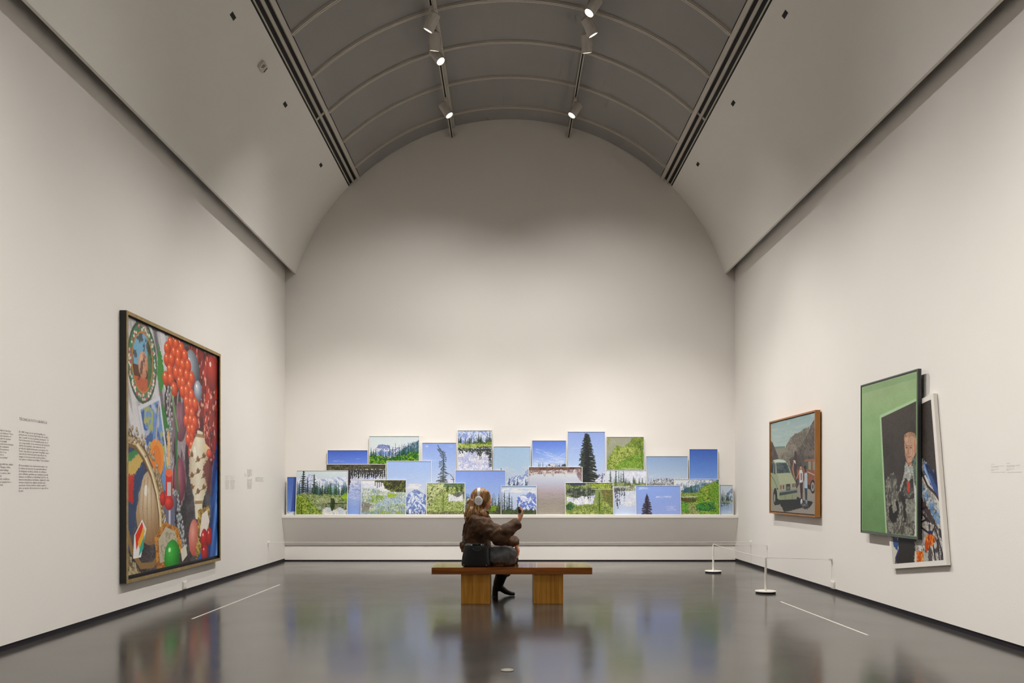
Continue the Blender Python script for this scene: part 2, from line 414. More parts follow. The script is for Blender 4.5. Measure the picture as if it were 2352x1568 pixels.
class Cv:
    """a canvas; drawing coordinates are mapped to canvas pixels by s.f"""
    def __init__(s, w, h, f):
        s.w, s.h, s.f = int(w), int(h), f
        s.a = np.zeros((s.h, s.w, 3)); s.seed = 1
        s.yy, s.xx = np.mgrid[0:s.h, 0:s.w].astype(float)
    def nz(s, sy, sx=None, octs=3):
        s.seed += 1
        return noise(s.h, s.w, sy, sx or sy, s.seed * 7919 % 100003, octs)
    def pts(s, pl): return np.array([s.f(*p) for p in pl], float)
    def grad(s, stops, y0=None, y1=None):
        """vertical gradient; stops [(y,col)...] in drawing coordinates"""
        ys = [s.f(s.xm, y)[1] for y, c in stops]
        for k in range(3):
            s.a[..., k] = np.interp(s.yy[:, 0], ys, [c[k] for y, c in stops])[:, None]
    def mask(s, pl, rough=0, rs=4):
        p = s.pts(pl)
        x0, y0 = np.floor(p.min(0)).astype(int) - 2; x1, y1 = np.ceil(p.max(0)).astype(int) + 3
        x0 = max(0, x0 - rough); y0 = max(0, y0 - rough); x1 = min(s.w, x1 + rough); y1 = min(s.h, y1 + rough)
        m = np.zeros((s.h, s.w), bool)
        if x1 <= x0 or y1 <= y0: return m
        X = s.xx[y0:y1, x0:x1] + 0.5; Y = s.yy[y0:y1, x0:x1] + 0.5
        if rough:
            s.seed += 1
            X = X + (noise(*X.shape, rs, rs, s.seed, 2) - 0.5) * 2 * rough; Y = Y + (noise(*Y.shape, rs, rs, s.seed + 50, 2) - 0.5) * 2 * rough
        ins = np.zeros(X.shape, bool)
        for (ax, ay), (bx, by) in zip(p, np.roll(p, -1, 0)):
            if ay == by: continue
            c = ((ay > Y) != (by > Y)) & (X < (bx - ax) * (Y - ay) / (by - ay) + ax)
            ins ^= c
        m[y0:y1, x0:x1] = ins
        return m
    def put(s, m, col, a=1.0):
        col = np.asarray(col, float)
        if col.ndim == 1:
            s.a[m] = s.a[m] * (1 - a) + col * a
        else:
            s.a[m] = s.a[m] * (1 - a) + col[m] * a
    def poly(s, pl, col, a=1.0, rough=0, rs=4): s.put(s.mask(pl, rough, rs), col, a)
    def ring(s, cx, cy, rx, ry, rot=0, n=28):
        c, q = math.cos(rot), math.sin(rot)
        return [(cx + rx * math.cos(t) * c - ry * math.sin(t) * q, cy + rx * math.cos(t) * q + ry * math.sin(t) * c) for t in [2 * math.pi * k / n for k in range(n)]]
    def ell(s, cx, cy, rx, ry, col, a=1.0, rot=0): s.put(s.mask(s.ring(cx, cy, rx, ry, rot)), col, a)
    def ball(s, cx, cy, rx, ry, lo, hi, spec=None, rot=0, a=1.0):
        """shape with a painted soft highlight up left"""
        m = s.mask(s.ring(cx, cy, rx, ry, rot)); px, py = s.f(cx - rx * .3, cy - ry * .35)
        ex, ey = s.f(cx + rx, cy); fx, fy = s.f(cx, cy + ry); qx, qy = s.f(cx, cy)
        rr = max(2.0, abs(ex - qx)); rv = max(2.0, abs(fy - qy))
        d = np.clip(np.sqrt(((s.xx - px) / rr) ** 2 + ((s.yy - py) / rv) ** 2) / 1.3, 0, 1)[..., None]
        s.put(m, np.asarray(hi, float) * (1 - d) + np.asarray(lo, float) * d, a)
        if spec is not None: s.ell(cx - rx * .35, cy - ry * .45, rx * .16, ry * .14, spec)
    def line(s, pl, wd, col, a=1.0):
        p = s.pts(pl)
        for (ax, ay), (bx, by) in zip(p, p[1:]):
            x0, x1 = int(min(ax, bx) - wd - 1), int(max(ax, bx) + wd + 2); y0, y1 = int(min(ay, by) - wd - 1), int(max(ay, by) + wd + 2)
            x0 = max(0, x0); y0 = max(0, y0); x1 = min(s.w, x1); y1 = min(s.h, y1)
            if x1 <= x0 or y1 <= y0: continue
            X = s.xx[y0:y1, x0:x1]; Y = s.yy[y0:y1, x0:x1]
            dx, dy = bx - ax, by - ay; L = dx * dx + dy * dy + 1e-9
            t = np.clip(((X - ax) * dx + (Y - ay) * dy) / L, 0, 1)
            al = np.clip(wd - np.hypot(X - ax - t * dx, Y - ay - t * dy) + 0.5, 0, 1)[..., None] * a
            s.a[y0:y1, x0:x1] = s.a[y0:y1, x0:x1] * (1 - al) + np.asarray(col, float) * al
    def soft(s, m, z, thr, c, a=1.0, w=0.07):
        al = (np.clip((z - thr) / w, 0, 1) * m * a)[..., None]
        s.a = s.a * (1 - al) + np.asarray(c, float) * al
    def foliage(s, pl, pal, size=5, stretch=1.0, cover=1.0, rough=4):
        """dabs of a palette, dark first"""
        m = s.mask(pl, rough, 6) if not isinstance(pl, np.ndarray) else pl
        size = size * 0.8
        if cover >= 1:
            s.put(m, pal[0])
        n = len(pal)
        big = s.nz(size * 3.5, size * 5, 2)
        for i, c in enumerate(pal[1:]):
            z = s.nz(size * stretch, size, 2) * 0.62 + (big if i % 2 else 1 - big) * 0.5
            thr = 0.49 + 0.15 * i / max(1, n - 1)
            s.soft(m, z, thr, c, 0.9, 0.10)
        z = s.nz(2.0, 2.0, 1); s.soft(m, z, 0.74, [v * .62 for v in pal[0]], 0.6); 
        z = s.nz(2.0, 2.4, 1); s.soft(m, z, 0.78, [min(255, v * 1.12 + 12) for v in pal[-1]], 0.55)
    def rnz(s, ang, along, across, octs=3):
        """noise stretched along a direction"""
        s.seed += 1; L = int(math.hypot(s.w, s.h)) * 2 + 8
        base = noise(L, L, across, along, s.seed, octs)
        u = (s.xx * math.cos(ang) + s.yy * math.sin(ang) + L / 2).astype(int) % L; v = (-s.xx * math.sin(ang) + s.yy * math.cos(ang) + L / 2).astype(int) % L
        return base[v, u]
    def conifer(s, x, yt, yb, hw, col, hi=None, seed=None, dens=11, trunk=True):
        cx, ty = s.f(x, yt); _, by = s.f(x, yb); rx = abs(s.f(x + hw, yt)[0] - cx)
        s.seed += 1; r = np.random.default_rng(s.seed)
        y0, y1 = max(0, int(ty)), min(s.h, int(by)); x0, x1 = max(0, int(cx - rx * 1.3)), min(s.w, int(cx + rx * 1.3) + 1)
        if y1 <= y0 or x1 <= x0: return
        X = s.xx[y0:y1, x0:x1] - cx; Y = s.yy[y0:y1, x0:x1]
        t = np.clip((Y - ty) / max(1, by - ty), 0, 1); h, w = X.shape
        side = (X > 0).astype(int)
        n = max(4, dens); ph = r.random(2); tab = r.uniform(0.55, 1.15, (2, n + 3))
        q = t * n + ph[side] - np.abs(X) / max(1, rx) * 0.9
        k = np.clip(np.floor(q).astype(int), 0, n + 2); fr = q - np.floor(q)
        half = rx * (0.05 + 0.95 * t ** 0.8) * tab[side, k] * np.clip(1.2 - fr * 1.25, 0.16, 1)
        jit = noise(h, w, 2.2, 3.2, s.seed, 2)
        m = (np.abs(X) < half * (0.45 + jit * 1.0)) & ~((jit < 0.22) & (np.abs(X) > rx * .15))
        if trunk: m |= np.abs(X) < max(0.7, rx * 0.05)
        sub = s.a[y0:y1, x0:x1]
        sub[m] = col
        if hi is not None:
            sub[m & (noise(h, w, 2, 3, s.seed + 9, 2) > 0.6)] = hi
    def forest(s, x0, x1, yb, h0, h1, hw, cols, n, yb1=None):
        r = np.random.default_rng(s.seed + 5)
        for i in range(n):
            x = r.uniform(x0, x1); t = (x - x0) / (x1 - x0); b = yb if yb1 is None else yb + (yb1 - yb) * t
            c = cols[r.integers(len(cols))]
            s.conifer(x, b - r.uniform(h0, h1), b, hw * r.uniform(.7, 1.2), c, trunk=True, dens=8)
    def mountain(s, ridge, yb, snow, rock, shade, rough=3, thr=0.52, slant=1.0, sz=1.0):
        m = s.mask(ridge + [(ridge[-1][0], yb), (ridge[0][0], yb)], rough, 8)
        s.put(m, snow)
        pk = min(ridge, key=lambda p: p[1]); px = s.f(*pk)[0]
        k = 7 * sz
        zl = s.rnz(math.radians(125), k * 2.6, k * .8, 3); zr = s.rnz(math.radians(48), k * 2.6, k * .8, 3); bl = s.nz(26, 20, 2)
        t = np.clip((s.xx - px) / 18 + (bl - .5) * 5 + .5, 0, 1); z = zl * (1 - t) + zr * t
        s.soft(m, z, thr - 0.10, shade, .85, .12); s.soft(m, z, thr, rock, .9, .06)
        z2 = s.rnz(math.radians(20), k * 1.6, k * .6, 2); s.soft(m, z2, 0.70, snow, .9); s.soft(m, s.nz(3, 5, 2), .74, rock, .5)
        return m
    def reflect(s, ysrc, y0, y1, k=1.0, jit=3, tint=(190, 200, 225), ta=0.25, x0=None, x1=None):
        """mirror what lies above ysrc into rows y0..y1"""
        _, a = s.f(s.xm, ysrc); _, b = s.f(s.xm, y0); _, c = s.f(s.xm, y1)
        b, c = max(0, int(b)), min(s.h, int(c)); s.seed += 1
        if c <= b: return
        xa = 0 if x0 is None else max(0, int(s.f(x0, y0)[0])); xb = s.w if x1 is None else min(s.w, int(s.f(x1, y0)[0]))
        jx = ((noise(c - b, xb - xa, 2, 14, s.seed, 2) - .5) * 2 * jit)
        jy = ((noise(c - b, xb - xa, 12, 2, s.seed + 1, 2) - .5) * 3 * jit)
        src = s.a.copy()
        Y = np.clip(a - (s.yy[b:c, xa:xb] - b) * k + jy, 0, a).astype(int).clip(0, s.h - 1); X = np.clip(s.xx[b:c, xa:xb] + jx, 0, s.w - 1).astype(int)
        s.a[b:c, xa:xb] = src[Y, X] * (1 - ta) + np.array(tint, float) * ta
    def mottle(s, amt=8, sz=3, m=None):
        z = (s.nz(sz, sz * 1.6, 3) - .5)[..., None] * 2 * amt
        if m is None: s.a += z
        else: s.a[m] += (z * np.ones(3))[m]
    def streaks(s, x0, y0, x1, y1, col, a=.5, thr=.6, sy=2, sx=22):
        ax, ay = s.f(x0, y0); bx, by = s.f(x1, y1); z = s.nz(sy, sx, 3)
        e = 1 - (np.abs((s.xx - (ax + bx) / 2) / max(1, (bx - ax) / 2)) ** 4 + np.abs((s.yy - (ay + by) / 2) / max(1, (by - ay) / 2)) ** 4)
        s.soft(np.ones((s.h, s.w)), z - np.clip(.35 - e, 0, 1), thr, col, a, .12)
    def image(s, name):
        a = np.clip(s.a, 0, 255) / 255.0
        im = bpy.data.images.new(name, s.w, s.h); im.colorspace_settings.name = 'sRGB'
        px = np.ones((s.h, s.w, 4), np.float32); px[..., :3] = a[::-1]
        im.pixels.foreach_set(px.ravel()); im.update(); im.pack()
        return im

def picture_mat(name, im, rough=0.55, gain=1.0):
    m = bpy.data.materials.new(name); m.use_nodes = True
    nt = m.node_tree; b = nt.nodes['Principled BSDF']
    t = nt.nodes.new('ShaderNodeTexImage'); t.image = im; t.interpolation = 'Cubic'; t.extension = 'EXTEND'
    nt.links.new(t.outputs[0], b.inputs['Base Color']); b.inputs['Roughness'].default_value = rough
    b.inputs['Specular IOR Level'].default_value = 0.25
    return m

def quad(name, pts, m, parent):
    """a flat canvas with picture uv; pts = top-left, top-right, bottom-right, bottom-left"""
    b = bmesh.new(); vs = [b.verts.new(p) for p in pts]; f = b.faces.new((vs[3], vs[2], vs[1], vs[0]))
    uv = b.loops.layers.uv.new('uv')
    for l, c in zip(f.loops, ((0, 0), (1, 0), (1, 1), (0, 1))): l[uv].uv = c
    me = bpy.data.meshes.new(name); b.to_mesh(me); b.free()
    return link(name, me, m, parent)

# ---- the 24 landscape canvases on the shelf (drawing coordinates: 4.3556 units = 1 photo pixel)
ZS = 4.3556
PAINT = []
def landscape(idx, x0, y0, x1, row, label, fn, side='L', y1=None):
    PAINT.append((idx, x0, y0, x1, row, label, fn, side))

SKYB, SKYP = (104, 140, 224), (170, 192, 232)
G_DARK, G_MID, G_LIT, G_YEL = (38, 52, 30), (84, 110, 40), (140, 165, 60), (190, 200, 90)
INK = (34, 38, 44)

def p_leftblue(c):
    c.grad([(585, (84, 112, 190)), (930, (112, 145, 215))]); c.poly([(150, 585), (260, 585), (260, 970), (120, 970)], (62, 84, 160), .8)
    c.poly([(80, 940), (260, 930), (260, 970), (80, 970)], (215, 225, 238), 1, 3); c.foliage([(80, 940), (260, 940), (260, 952), (80, 952)], [(60, 80, 110), (200, 215, 235)], 5, cover=0)
def p_bigforest(c):
    c.grad([(523, (214, 226, 226)), (640, (196, 210, 226)), (970, (150, 160, 120))])
    c.mountain([(178, 600), (260, 570), (330, 548), (380, 590), (450, 612), (520, 598), (600, 585), (695, 590)], 700, (226, 230, 240), (150, 166, 205), (190, 200, 228), 4, .6, sz=1.6)
    c.poly([(178, 700), (240, 660), (300, 640), (300, 760), (178, 760)], (205, 214, 235), .9, 4)
    c.forest(178, 695, 770, 70, 150, 17, [(52, 90, 92), (66, 110, 96), (44, 74, 66), (90, 128, 120), (70, 86, 120)], 60)
    c.forest(330, 695, 780, 60, 130, 15, [(40, 66, 44), (62, 96, 58), (36, 52, 48)], 40)
    c.conifer(243, 500, 760, 62, (40, 44, 56), (70, 92, 70), dens=12); c.conifer(288, 590, 740, 28, (44, 50, 66), dens=10); c.conifer(355, 556, 770, 44, (34, 46, 44), (66, 92, 70), dens=12)
    c.foliage([(160, 770), (250, 745), (380, 765), (480, 760), (695, 770), (695, 860), (420, 880), (160, 980)], [(60, 74, 40), (100, 124, 56), (150, 165, 110), (176, 190, 120)], 7)
    c.foliage([(380, 800), (600, 790), (600, 850), (380, 860)], [(120, 130, 90), (176, 184, 140), (200, 204, 168), (150, 160, 110)], 6)
    c.foliage([(430, 850), (695, 848), (695, 975), (430, 975)], [(80, 92, 66), (120, 132, 96), (140, 146, 110)], 7, 2)
    c.line([(500, 851), (695, 850)], 2, (40, 44, 34))
    c.foliage([(450, 905), (520, 890), (560, 920), (620, 890), (690, 925), (690, 975), (440, 975)], [(216, 214, 206), (188, 200, 216), (232, 226, 210)], 6, 2)
    c.foliage([(525, 800), (560, 800), (575, 840), (565, 900), (545, 935), (525, 900)], [(36, 48, 26), (64, 84, 34)], 5)
    c.foliage([(160, 790), (240, 770), (300, 800), (330, 850), (350, 880), (440, 930), (450, 975), (160, 975)], [(48, 62, 22), (96, 124, 26), (140, 166, 40), (186, 200, 92), (120, 150, 40)], 8)
    c.foliage([(640, 770), (695, 735), (695, 830), (640, 800)], [(110, 150, 40), (160, 196, 50)], 6)
    c.line([(230, 860), (232, 975)], 2, (40, 46, 20)); c.line([(320, 890), (320, 975)], 2, (30, 100, 90))
def p_topblue(c):
    c.grad([(318, (74, 104, 204)), (460, (112, 142, 226)), (600, (140, 165, 235))])
    c.streaks(535, 415, 660, 432, (150, 178, 238), .7, .55); c.streaks(770, 398, 830, 410, (160, 185, 240), .7, .5); c.streaks(485, 440, 893, 458, (120, 150, 230), .5, .6)
def p_mtforest(c):
    c.grad([(177, (208, 220, 222)), (350, (220, 226, 228)), (600, (60, 100, 30))])
    c.mountain([(902, 340), (960, 300), (1000, 258), (1040, 262), (1095, 262), (1130, 290), (1200, 290), (1300, 250), (1410, 215)], 400, (228, 230, 236), (120, 132, 170), (178, 186, 210), 3, .55)
    c.poly([(975, 295), (1000, 260), (1050, 262), (1098, 265), (1110, 300), (1060, 300), (1020, 300)], (96, 112, 168), .9, 3); c.foliage([(985, 290), (1005, 262), (1095, 268), (1100, 298)], [(92, 106, 160), (150, 164, 205)], 5, 3, cover=0)
    c.poly([(980, 330), (1130, 325), (1140, 370), (990, 370)], (110, 140, 205), .7, 4)
    c.foliage([(1180, 370), (1250, 300), (1408, 215), (1408, 420), (1180, 420)], [(70, 100, 130), (96, 130, 150), (150, 170, 190), (56, 92, 90)], 5, 3)
    c.forest(1190, 1408, 400, 60, 150, 12, [(50, 100, 130), (40, 110, 110), (60, 90, 60), (36, 80, 90)], 40)
    c.forest(902, 1408, 430, 50, 120, 15, [(30, 60, 40), (40, 80, 50), (26, 46, 44), (60, 110, 30)], 60)
    for x, t in ((918, 290), (968, 300), (945, 310), (1108, 262), (1168, 245), (1300, 240), (1020, 310), (1140, 280)): c.conifer(x, t, 440, 16, (34, 54, 52), (50, 84, 70), dens=11)
    c.foliage([(902, 375), (1000, 370), (1100, 400), (1300, 350), (1408, 330), (1408, 520), (902, 520)], [(26, 60, 20), (60, 110, 24), (100, 160, 20), (150, 190, 40), (30, 90, 40)], 7, 1.5, cover=0)
    c.foliage([(902, 430), (1408, 405), (1408, 600), (902, 600)], [(60, 120, 20), (110, 165, 24), (150, 190, 50), (30, 60, 24)], 7)
def p_darklake(c):
    c.grad([(460, (60, 56, 44)), (515, (60, 60, 56)), (530, (190, 196, 220)), (760, (160, 178, 222)), (970, (132, 160, 226))])
    c.foliage([(473, 460), (1073, 460), (1073, 512), (473, 518)], [(52, 46, 38), (84, 84, 56), (120, 122, 84), (70, 64, 50)], 8, .6)
    c.foliage([(700, 512), (1070, 505), (1070, 612), (700, 700)], [(200, 204, 226), (226, 222, 226), (176, 188, 226)], 5, 2)
    for x in range(735, 1075, 22): c.foliage([(x - 12, 512), (x + 12, 512), (x + 7, 560 + (x * 37 % 50)), (x - 5, 590 + (x * 17 % 20))], [(56, 56, 52), (84, 88, 66), (44, 40, 44)], 4, 3)
    c.foliage([(690, 512), (724, 512), (716, 640), (700, 745), (690, 745)], [(50, 44, 56), (70, 60, 60)], 4, 3)
    c.streaks(690, 620, 900, 820, (226, 230, 244), .6, .55, 2, 12); c.streaks(690, 640, 900, 760, (120, 136, 210), .6, .62, 5, 8)
    c.streaks(690, 800, 900, 870, (180, 198, 238), .5, .6)
def p_grass(c):
    c.grad([(617, (226, 226, 232)), (760, (216, 220, 226)), (970, (160, 170, 150))])
    c.foliage([(960, 617), (1278, 617), (1278, 745), (1150, 740), (1060, 700), (1040, 640), (960, 640)], [(70, 70, 50), (96, 104, 44), (130, 140, 60), (46, 44, 34)], 7)
    for x in (962, 985, 1005, 1025): c.line([(x, 620), (x, 670 + x % 30)], 2, (70, 66, 74))
    c.streaks(826, 640, 960, 700, (186, 194, 226), .7, .5, 3, 10)
    c.foliage([(826, 700), (960, 700), (1060, 730), (1278, 740), (1278, 970), (826, 970)], [(176, 186, 176), (150, 170, 130), (186, 200, 150), (140, 166, 200), (216, 220, 214)], 6, 3)
    c.foliage([(930, 770), (1060, 775), (1050, 830), (960, 850), (900, 830)], [(150, 176, 60), (180, 196, 90), (120, 150, 70)], 5, 2.5, cover=0)
    c.foliage([(1090, 755), (1180, 755), (1180, 790), (1090, 790)], [(150, 176, 50), (170, 190, 70)], 5)
    c.foliage([(960, 860), (1100, 800), (1278, 790), (1278, 850), (1100, 900), (980, 950)], [(120, 150, 190), (160, 186, 216), (186, 200, 200)], 4, 2.5, cover=0)
    c.foliage([(1000, 880), (1278, 850), (1278, 970), (900, 970)], [(120, 150, 110), (150, 170, 90), (120, 140, 180), (196, 206, 180)], 5, 3, cover=0)
    c.foliage([(826, 830), (930, 860), (900, 940), (826, 950)], [(96, 90, 84), (150, 144, 130), (120, 110, 96)], 4, 2, cover=0)
    c.foliage([(826, 930), (1278, 925), (1278, 970), (826, 970)], [(110, 124, 50), (150, 170, 70), (140, 160, 180)], 5, 2, cover=0)
    r = np.random.default_rng(5)
    for i in range(260):
        x = r.uniform(830, 1275); y = r.uniform(700, 965); q = r.uniform(6, 20); cc = [(110, 130, 60), (60, 110, 110), (200, 214, 190), (90, 100, 70), (150, 180, 80), (170, 196, 224)][r.integers(6)]
        c.line([(x, y), (x + r.uniform(-5, 5), y - q)], .8, cc, .8)
def p_palemt(c):
    c.grad([(427, (160, 186, 236)), (620, (176, 196, 232)), (720, (204, 212, 226)), (970, (190, 196, 220))])
    c.streaks(1280, 655, 1440, 705, (232, 226, 224), .8, .4, 6, 30); c.streaks(1300, 540, 1529, 640, (186, 204, 238), .6, .55)
    c.mountain([(1270, 770), (1310, 745), (1350, 722), (1382, 706), (1420, 735), (1470, 762), (1529, 790)], 970, (222, 228, 240), (104, 126, 186), (160, 180, 220), 3, .47, 1.3, 1.3)
    c.poly([(1350, 725), (1382, 706), (1430, 745), (1400, 760), (1340, 745)], (110, 128, 176), .7, 3)
    c.forest(1270, 1529, 970, 30, 80, 8, [(70, 76, 100), (90, 96, 120), (60, 64, 80)], 34)
def p_deadtree(c):
    c.grad([(243, (140, 164, 228)), (450, (164, 188, 234)), (640, (196, 208, 232))])
    c.streaks(1455, 265, 1500, 285, (196, 212, 244), .8, .5, 3, 8); c.streaks(1680, 262, 1760, 285, (190, 206, 242), .8, .55, 3, 12); c.streaks(1440, 408, 1600, 425, (184, 202, 240), .6, .5)
    c.streaks(1700, 600, 1780, 645, (226, 222, 232), .8, .45, 5, 12)
    col = (62, 70, 76)
    c.line([(1590, 265), (1612, 310), (1640, 340), (1648, 380), (1652, 440), (1648, 520), (1645, 645)], 2.0, col)
    r = np.random.default_rng(3)
    for i in range(54):
        y = 300 + i * 6.4; sd = -1 if i % 2 else 1; x = 1608 + min(1, (y - 300) / 60) * 38
        ln = r.uniform(18, 66) * (0.5 + (y - 300) / 560); x2 = x + sd * ln; y2 = y + r.uniform(6, 26) * (1 if y > 400 else -.2)
        c.line([(x, y), ((x + x2) / 2, (y + y2) / 2 + 4), (x2, y2)], 1.3, col)
        for k in range(4):
            t = r.uniform(.4, 1); c.line([(x + (x2 - x) * t, y + (y2 - y) * t), (x + (x2 - x) * t + r.uniform(-7, 7), y + (y2 - y) * t + r.uniform(4, 10))], 1.1, (84, 92, 90))
    c.conifer(1645, 540, 760, 105, (66, 74, 70), (110, 116, 110), dens=9)
    c.line([(1720, 560), (1750, 600), (1752, 645)], 1.5, col); c.line([(1725, 610), (1757, 612)], 1.5, col)
def p_bush(c):
    c.grad([(648, (140, 160, 120)), (970, (160, 176, 110))])
    c.foliage([(1477, 648), (1866, 648), (1866, 970), (1477, 970)], [(84, 96, 44), (130, 148, 76), (160, 176, 100), (190, 200, 130)], 7)
    c.foliage([(1600, 648), (1866, 648), (1866, 690), (1600, 680)], [(70, 100, 84), (96, 120, 100), (110, 130, 60)], 4, 2)
    c.foliage([(1740, 745), (1866, 735), (1866, 790), (1760, 790)], [(104, 110, 100), (130, 134, 130), (84, 88, 76)], 4, 2)
    c.foliage([(1700, 750), (1740, 770), (1790, 790), (1850, 760), (1850, 830), (1700, 830)], [(226, 224, 228), (200, 204, 212), (236, 232, 230)], 5, 2)
    for x, y in ((1785, 690), (1835, 690), (1690, 690)): c.foliage([(x - 14, y), (x, y - 30), (x + 14, y), (x + 10, y + 45), (x - 10, y + 40)], [(50, 66, 34), (84, 100, 50)], 4)
    c.foliage([(1477, 648), (1660, 648), (1640, 720), (1560, 800), (1510, 880), (1477, 890)], [(40, 44, 28), (60, 64, 40), (150, 160, 100), (196, 204, 150)], 8, .7)
    r = np.random.default_rng(8)
    for i in range(120):
        x = r.uniform(1477, 1640); y = r.uniform(655, 655 + (1660 - x) * 1.2); c.line([(x, y), (x + 14, y - 12)], 1.6, (196, 206, 140), .9)
    c.conifer(1645, 745, 965, 70, (110, 130, 60), (170, 186, 110), dens=12); c.line([(1645, 760), (1645, 965)], 1.6, (70, 84, 40))
    c.foliage([(1477, 935), (1866, 930), (1866, 970), (1477, 970)], [(60, 60, 50), (110, 110, 84), (150, 160, 90)], 5, .7)
def p_lakehigh(c):
    c.grad([(120, (190, 204, 232)), (300, (200, 206, 226)), (520, (210, 214, 232))])
    c.mountain([(1788, 150), (1850, 128), (1930, 118), (2140, 118)], 300, (216, 222, 236), (136, 156, 214), (176, 192, 226), 2, .5, -1.2, 1.3)
    c.forest(1788, 2138, 265, 40, 90, 13, [(40, 60, 46), (60, 90, 60), (30, 44, 50)], 45)
    for x, t in ((1868, 180), (1925, 170), (2025, 160), (2000, 150), (2115, 110), (2088, 150), (1810, 190)): c.conifer(x, t, 275, 17, (36, 46, 44), (54, 80, 56), dens=11)
    c.foliage([(1960, 240), (2138, 230), (2138, 280), (1960, 285)], [(110, 130, 40), (150, 170, 60), (60, 80, 40)], 6)
    c.foliage([(1788, 245), (1880, 250), (2138, 262), (2138, 288), (1850, 306), (1788, 300)], [(70, 90, 40), (130, 160, 60), (170, 190, 80), (200, 205, 120)], 6, .7)
    c.foliage([(1980, 282), (2138, 280), (2138, 294), (1980, 296)], [(50, 54, 44), (110, 116, 96)], 4, .5)
    c.foliage([(1788, 305), (2138, 296), (2138, 520), (1788, 520)], [(206, 208, 230), (226, 224, 236), (176, 184, 224), (240, 236, 240)], 6, 2)
    c.streaks(1788, 310, 2138, 322, (60, 66, 66), .8, .4)
    r = np.random.default_rng(2)
    for x in range(1792, 2138, 9):
        L = r.uniform(20, 60) if x < 1960 else r.uniform(60, 130) if 2000 < x < 2030 else r.uniform(25, 80)
        if x > 2100: L = 190
        c.foliage([(x - 6, 300), (x + 6, 300), (x + 3, 300 + L), (x - 3, 300 + L)], [(50, 60, 56), (76, 92, 76), (40, 44, 50)], 3, 4)
    c.streaks(1788, 380, 2138, 520, (150, 160, 216), .6, .6, 4, 9)
def p_bluetrees(c):
    c.grad([(520, (132, 158, 232)), (760, (156, 182, 234)), (850, (200, 210, 230)), (970, (70, 80, 60))])
    c.forest(1866, 2272, 930, 110, 190, 16, [(50, 74, 96), (40, 66, 70), (60, 90, 90)], 34)
    for x, t in ((1887, 755), (2140, 760), (2155, 745), (2200, 800), (1905, 765)): c.conifer(x, t, 950, 17, (44, 66, 76), (64, 96, 96), dens=12)
    c.foliage([(1866, 880), (2000, 870), (2170, 880), (2272, 900), (2272, 975), (1866, 975)], [(44, 54, 36), (80, 100, 40), (110, 130, 50), (60, 60, 60)], 6)
    c.foliage([(2120, 880), (2180, 880), (2180, 930), (2120, 930)], [(130, 156, 40), (90, 120, 40)], 6)
def p_palesky(c):
    c.grad([(281, (166, 194, 224)), (500, (176, 202, 226)), (680, (206, 210, 224))])
    c.streaks(2145, 480, 2560, 560, (214, 208, 214), .7, .5, 8, 40)
    c.mountain([(2270, 630), (2330, 590), (2380, 560), (2440, 580), (2500, 520), (2560, 500)], 700, (220, 226, 238), (120, 140, 196), (170, 186, 222), 3, .5, 1.2)
    c.foliage([(2470, 530), (2520, 500), (2560, 495), (2560, 590), (2480, 590)], [(120, 140, 196), (160, 176, 216), (216, 220, 232)], 5, 2)
    c.line([(2222, 500), (2223, 530)], 2, (70, 80, 90))
    for x, t in ((2305, 595), (2390, 585), (2355, 620), (2475, 600), (2570, 590)): c.conifer(x, t, 690, 16, (30, 46, 50), dens=10)
    c.forest(2270, 2600, 690, 10, 40, 8, [(60, 76, 100), (36, 50, 60)], 30)
def p_snowpeak(c):
    c.grad([(675, (160, 190, 232)), (760, (196, 210, 234)), (965, (180, 190, 216))])
    c.streaks(2222, 690, 2640, 745, (228, 226, 226), .9, .42, 7, 40)
    c.mountain([(2380, 790), (2430, 765), (2480, 765), (2515, 735), (2560, 750), (2600, 785), (2640, 800)], 920, (228, 232, 242), (96, 118, 196), (158, 176, 222), 3, .48, 1.2, 1.4)
    c.poly([(2475, 765), (2515, 735), (2580, 775), (2560, 800), (2500, 775)], (112, 132, 190), .8, 3)
    c.forest(2222, 2640, 965, 30, 80, 9, [(44, 56, 50), (60, 76, 60), (36, 44, 40)], 60)
    for x, t, w in ((2252, 725, 26), (2303, 738, 28), (2280, 780, 14), (2330, 780, 14), (2390, 820, 14), (2425, 870, 10), (2228, 740, 14)): c.conifer(x, t, 935, w, (36, 48, 50), (58, 70, 60), dens=13)
    c.foliage([(2222, 915), (2640, 920), (2640, 970), (2222, 970)], [(50, 60, 40), (90, 110, 60), (70, 80, 50)], 5)
def p_bluecloud(c):
    c.grad([(221, (98, 130, 222)), (380, (142, 172, 236)), (480, (190, 208, 238))])
    c.streaks(267, 380, 615, 470, (214, 222, 242), .6, .55, 6, 30)
    r = np.random.default_rng(4)
    for i in range(26):
        x = r.uniform(280, 560); y = 300 + (x - 280) * .3 + r.uniform(-14, 40); c.line([(x, y), (x + r.uniform(30, 80), y + r.uniform(8, 30))], 1.2, (200, 214, 244), .6)
    for i in range(18):
        x = r.uniform(400, 600); y = 400 - (x - 400) * .25 + r.uniform(-20, 30); c.line([(x, y), (x + 50, y - 16)], 1.2, (190, 206, 242), .5)
    c.mountain([(410, 478), (440, 455), (470, 448), (510, 458), (540, 470), (580, 462), (615, 450)], 500, (224, 226, 234), (60, 66, 84), (140, 150, 176), 3, .42)
    for x in (330, 345, 375, 505, 520, 548, 575, 600): c.conifer(x, 440 + x % 17, 490, 7, (50, 56, 66), dens=6)
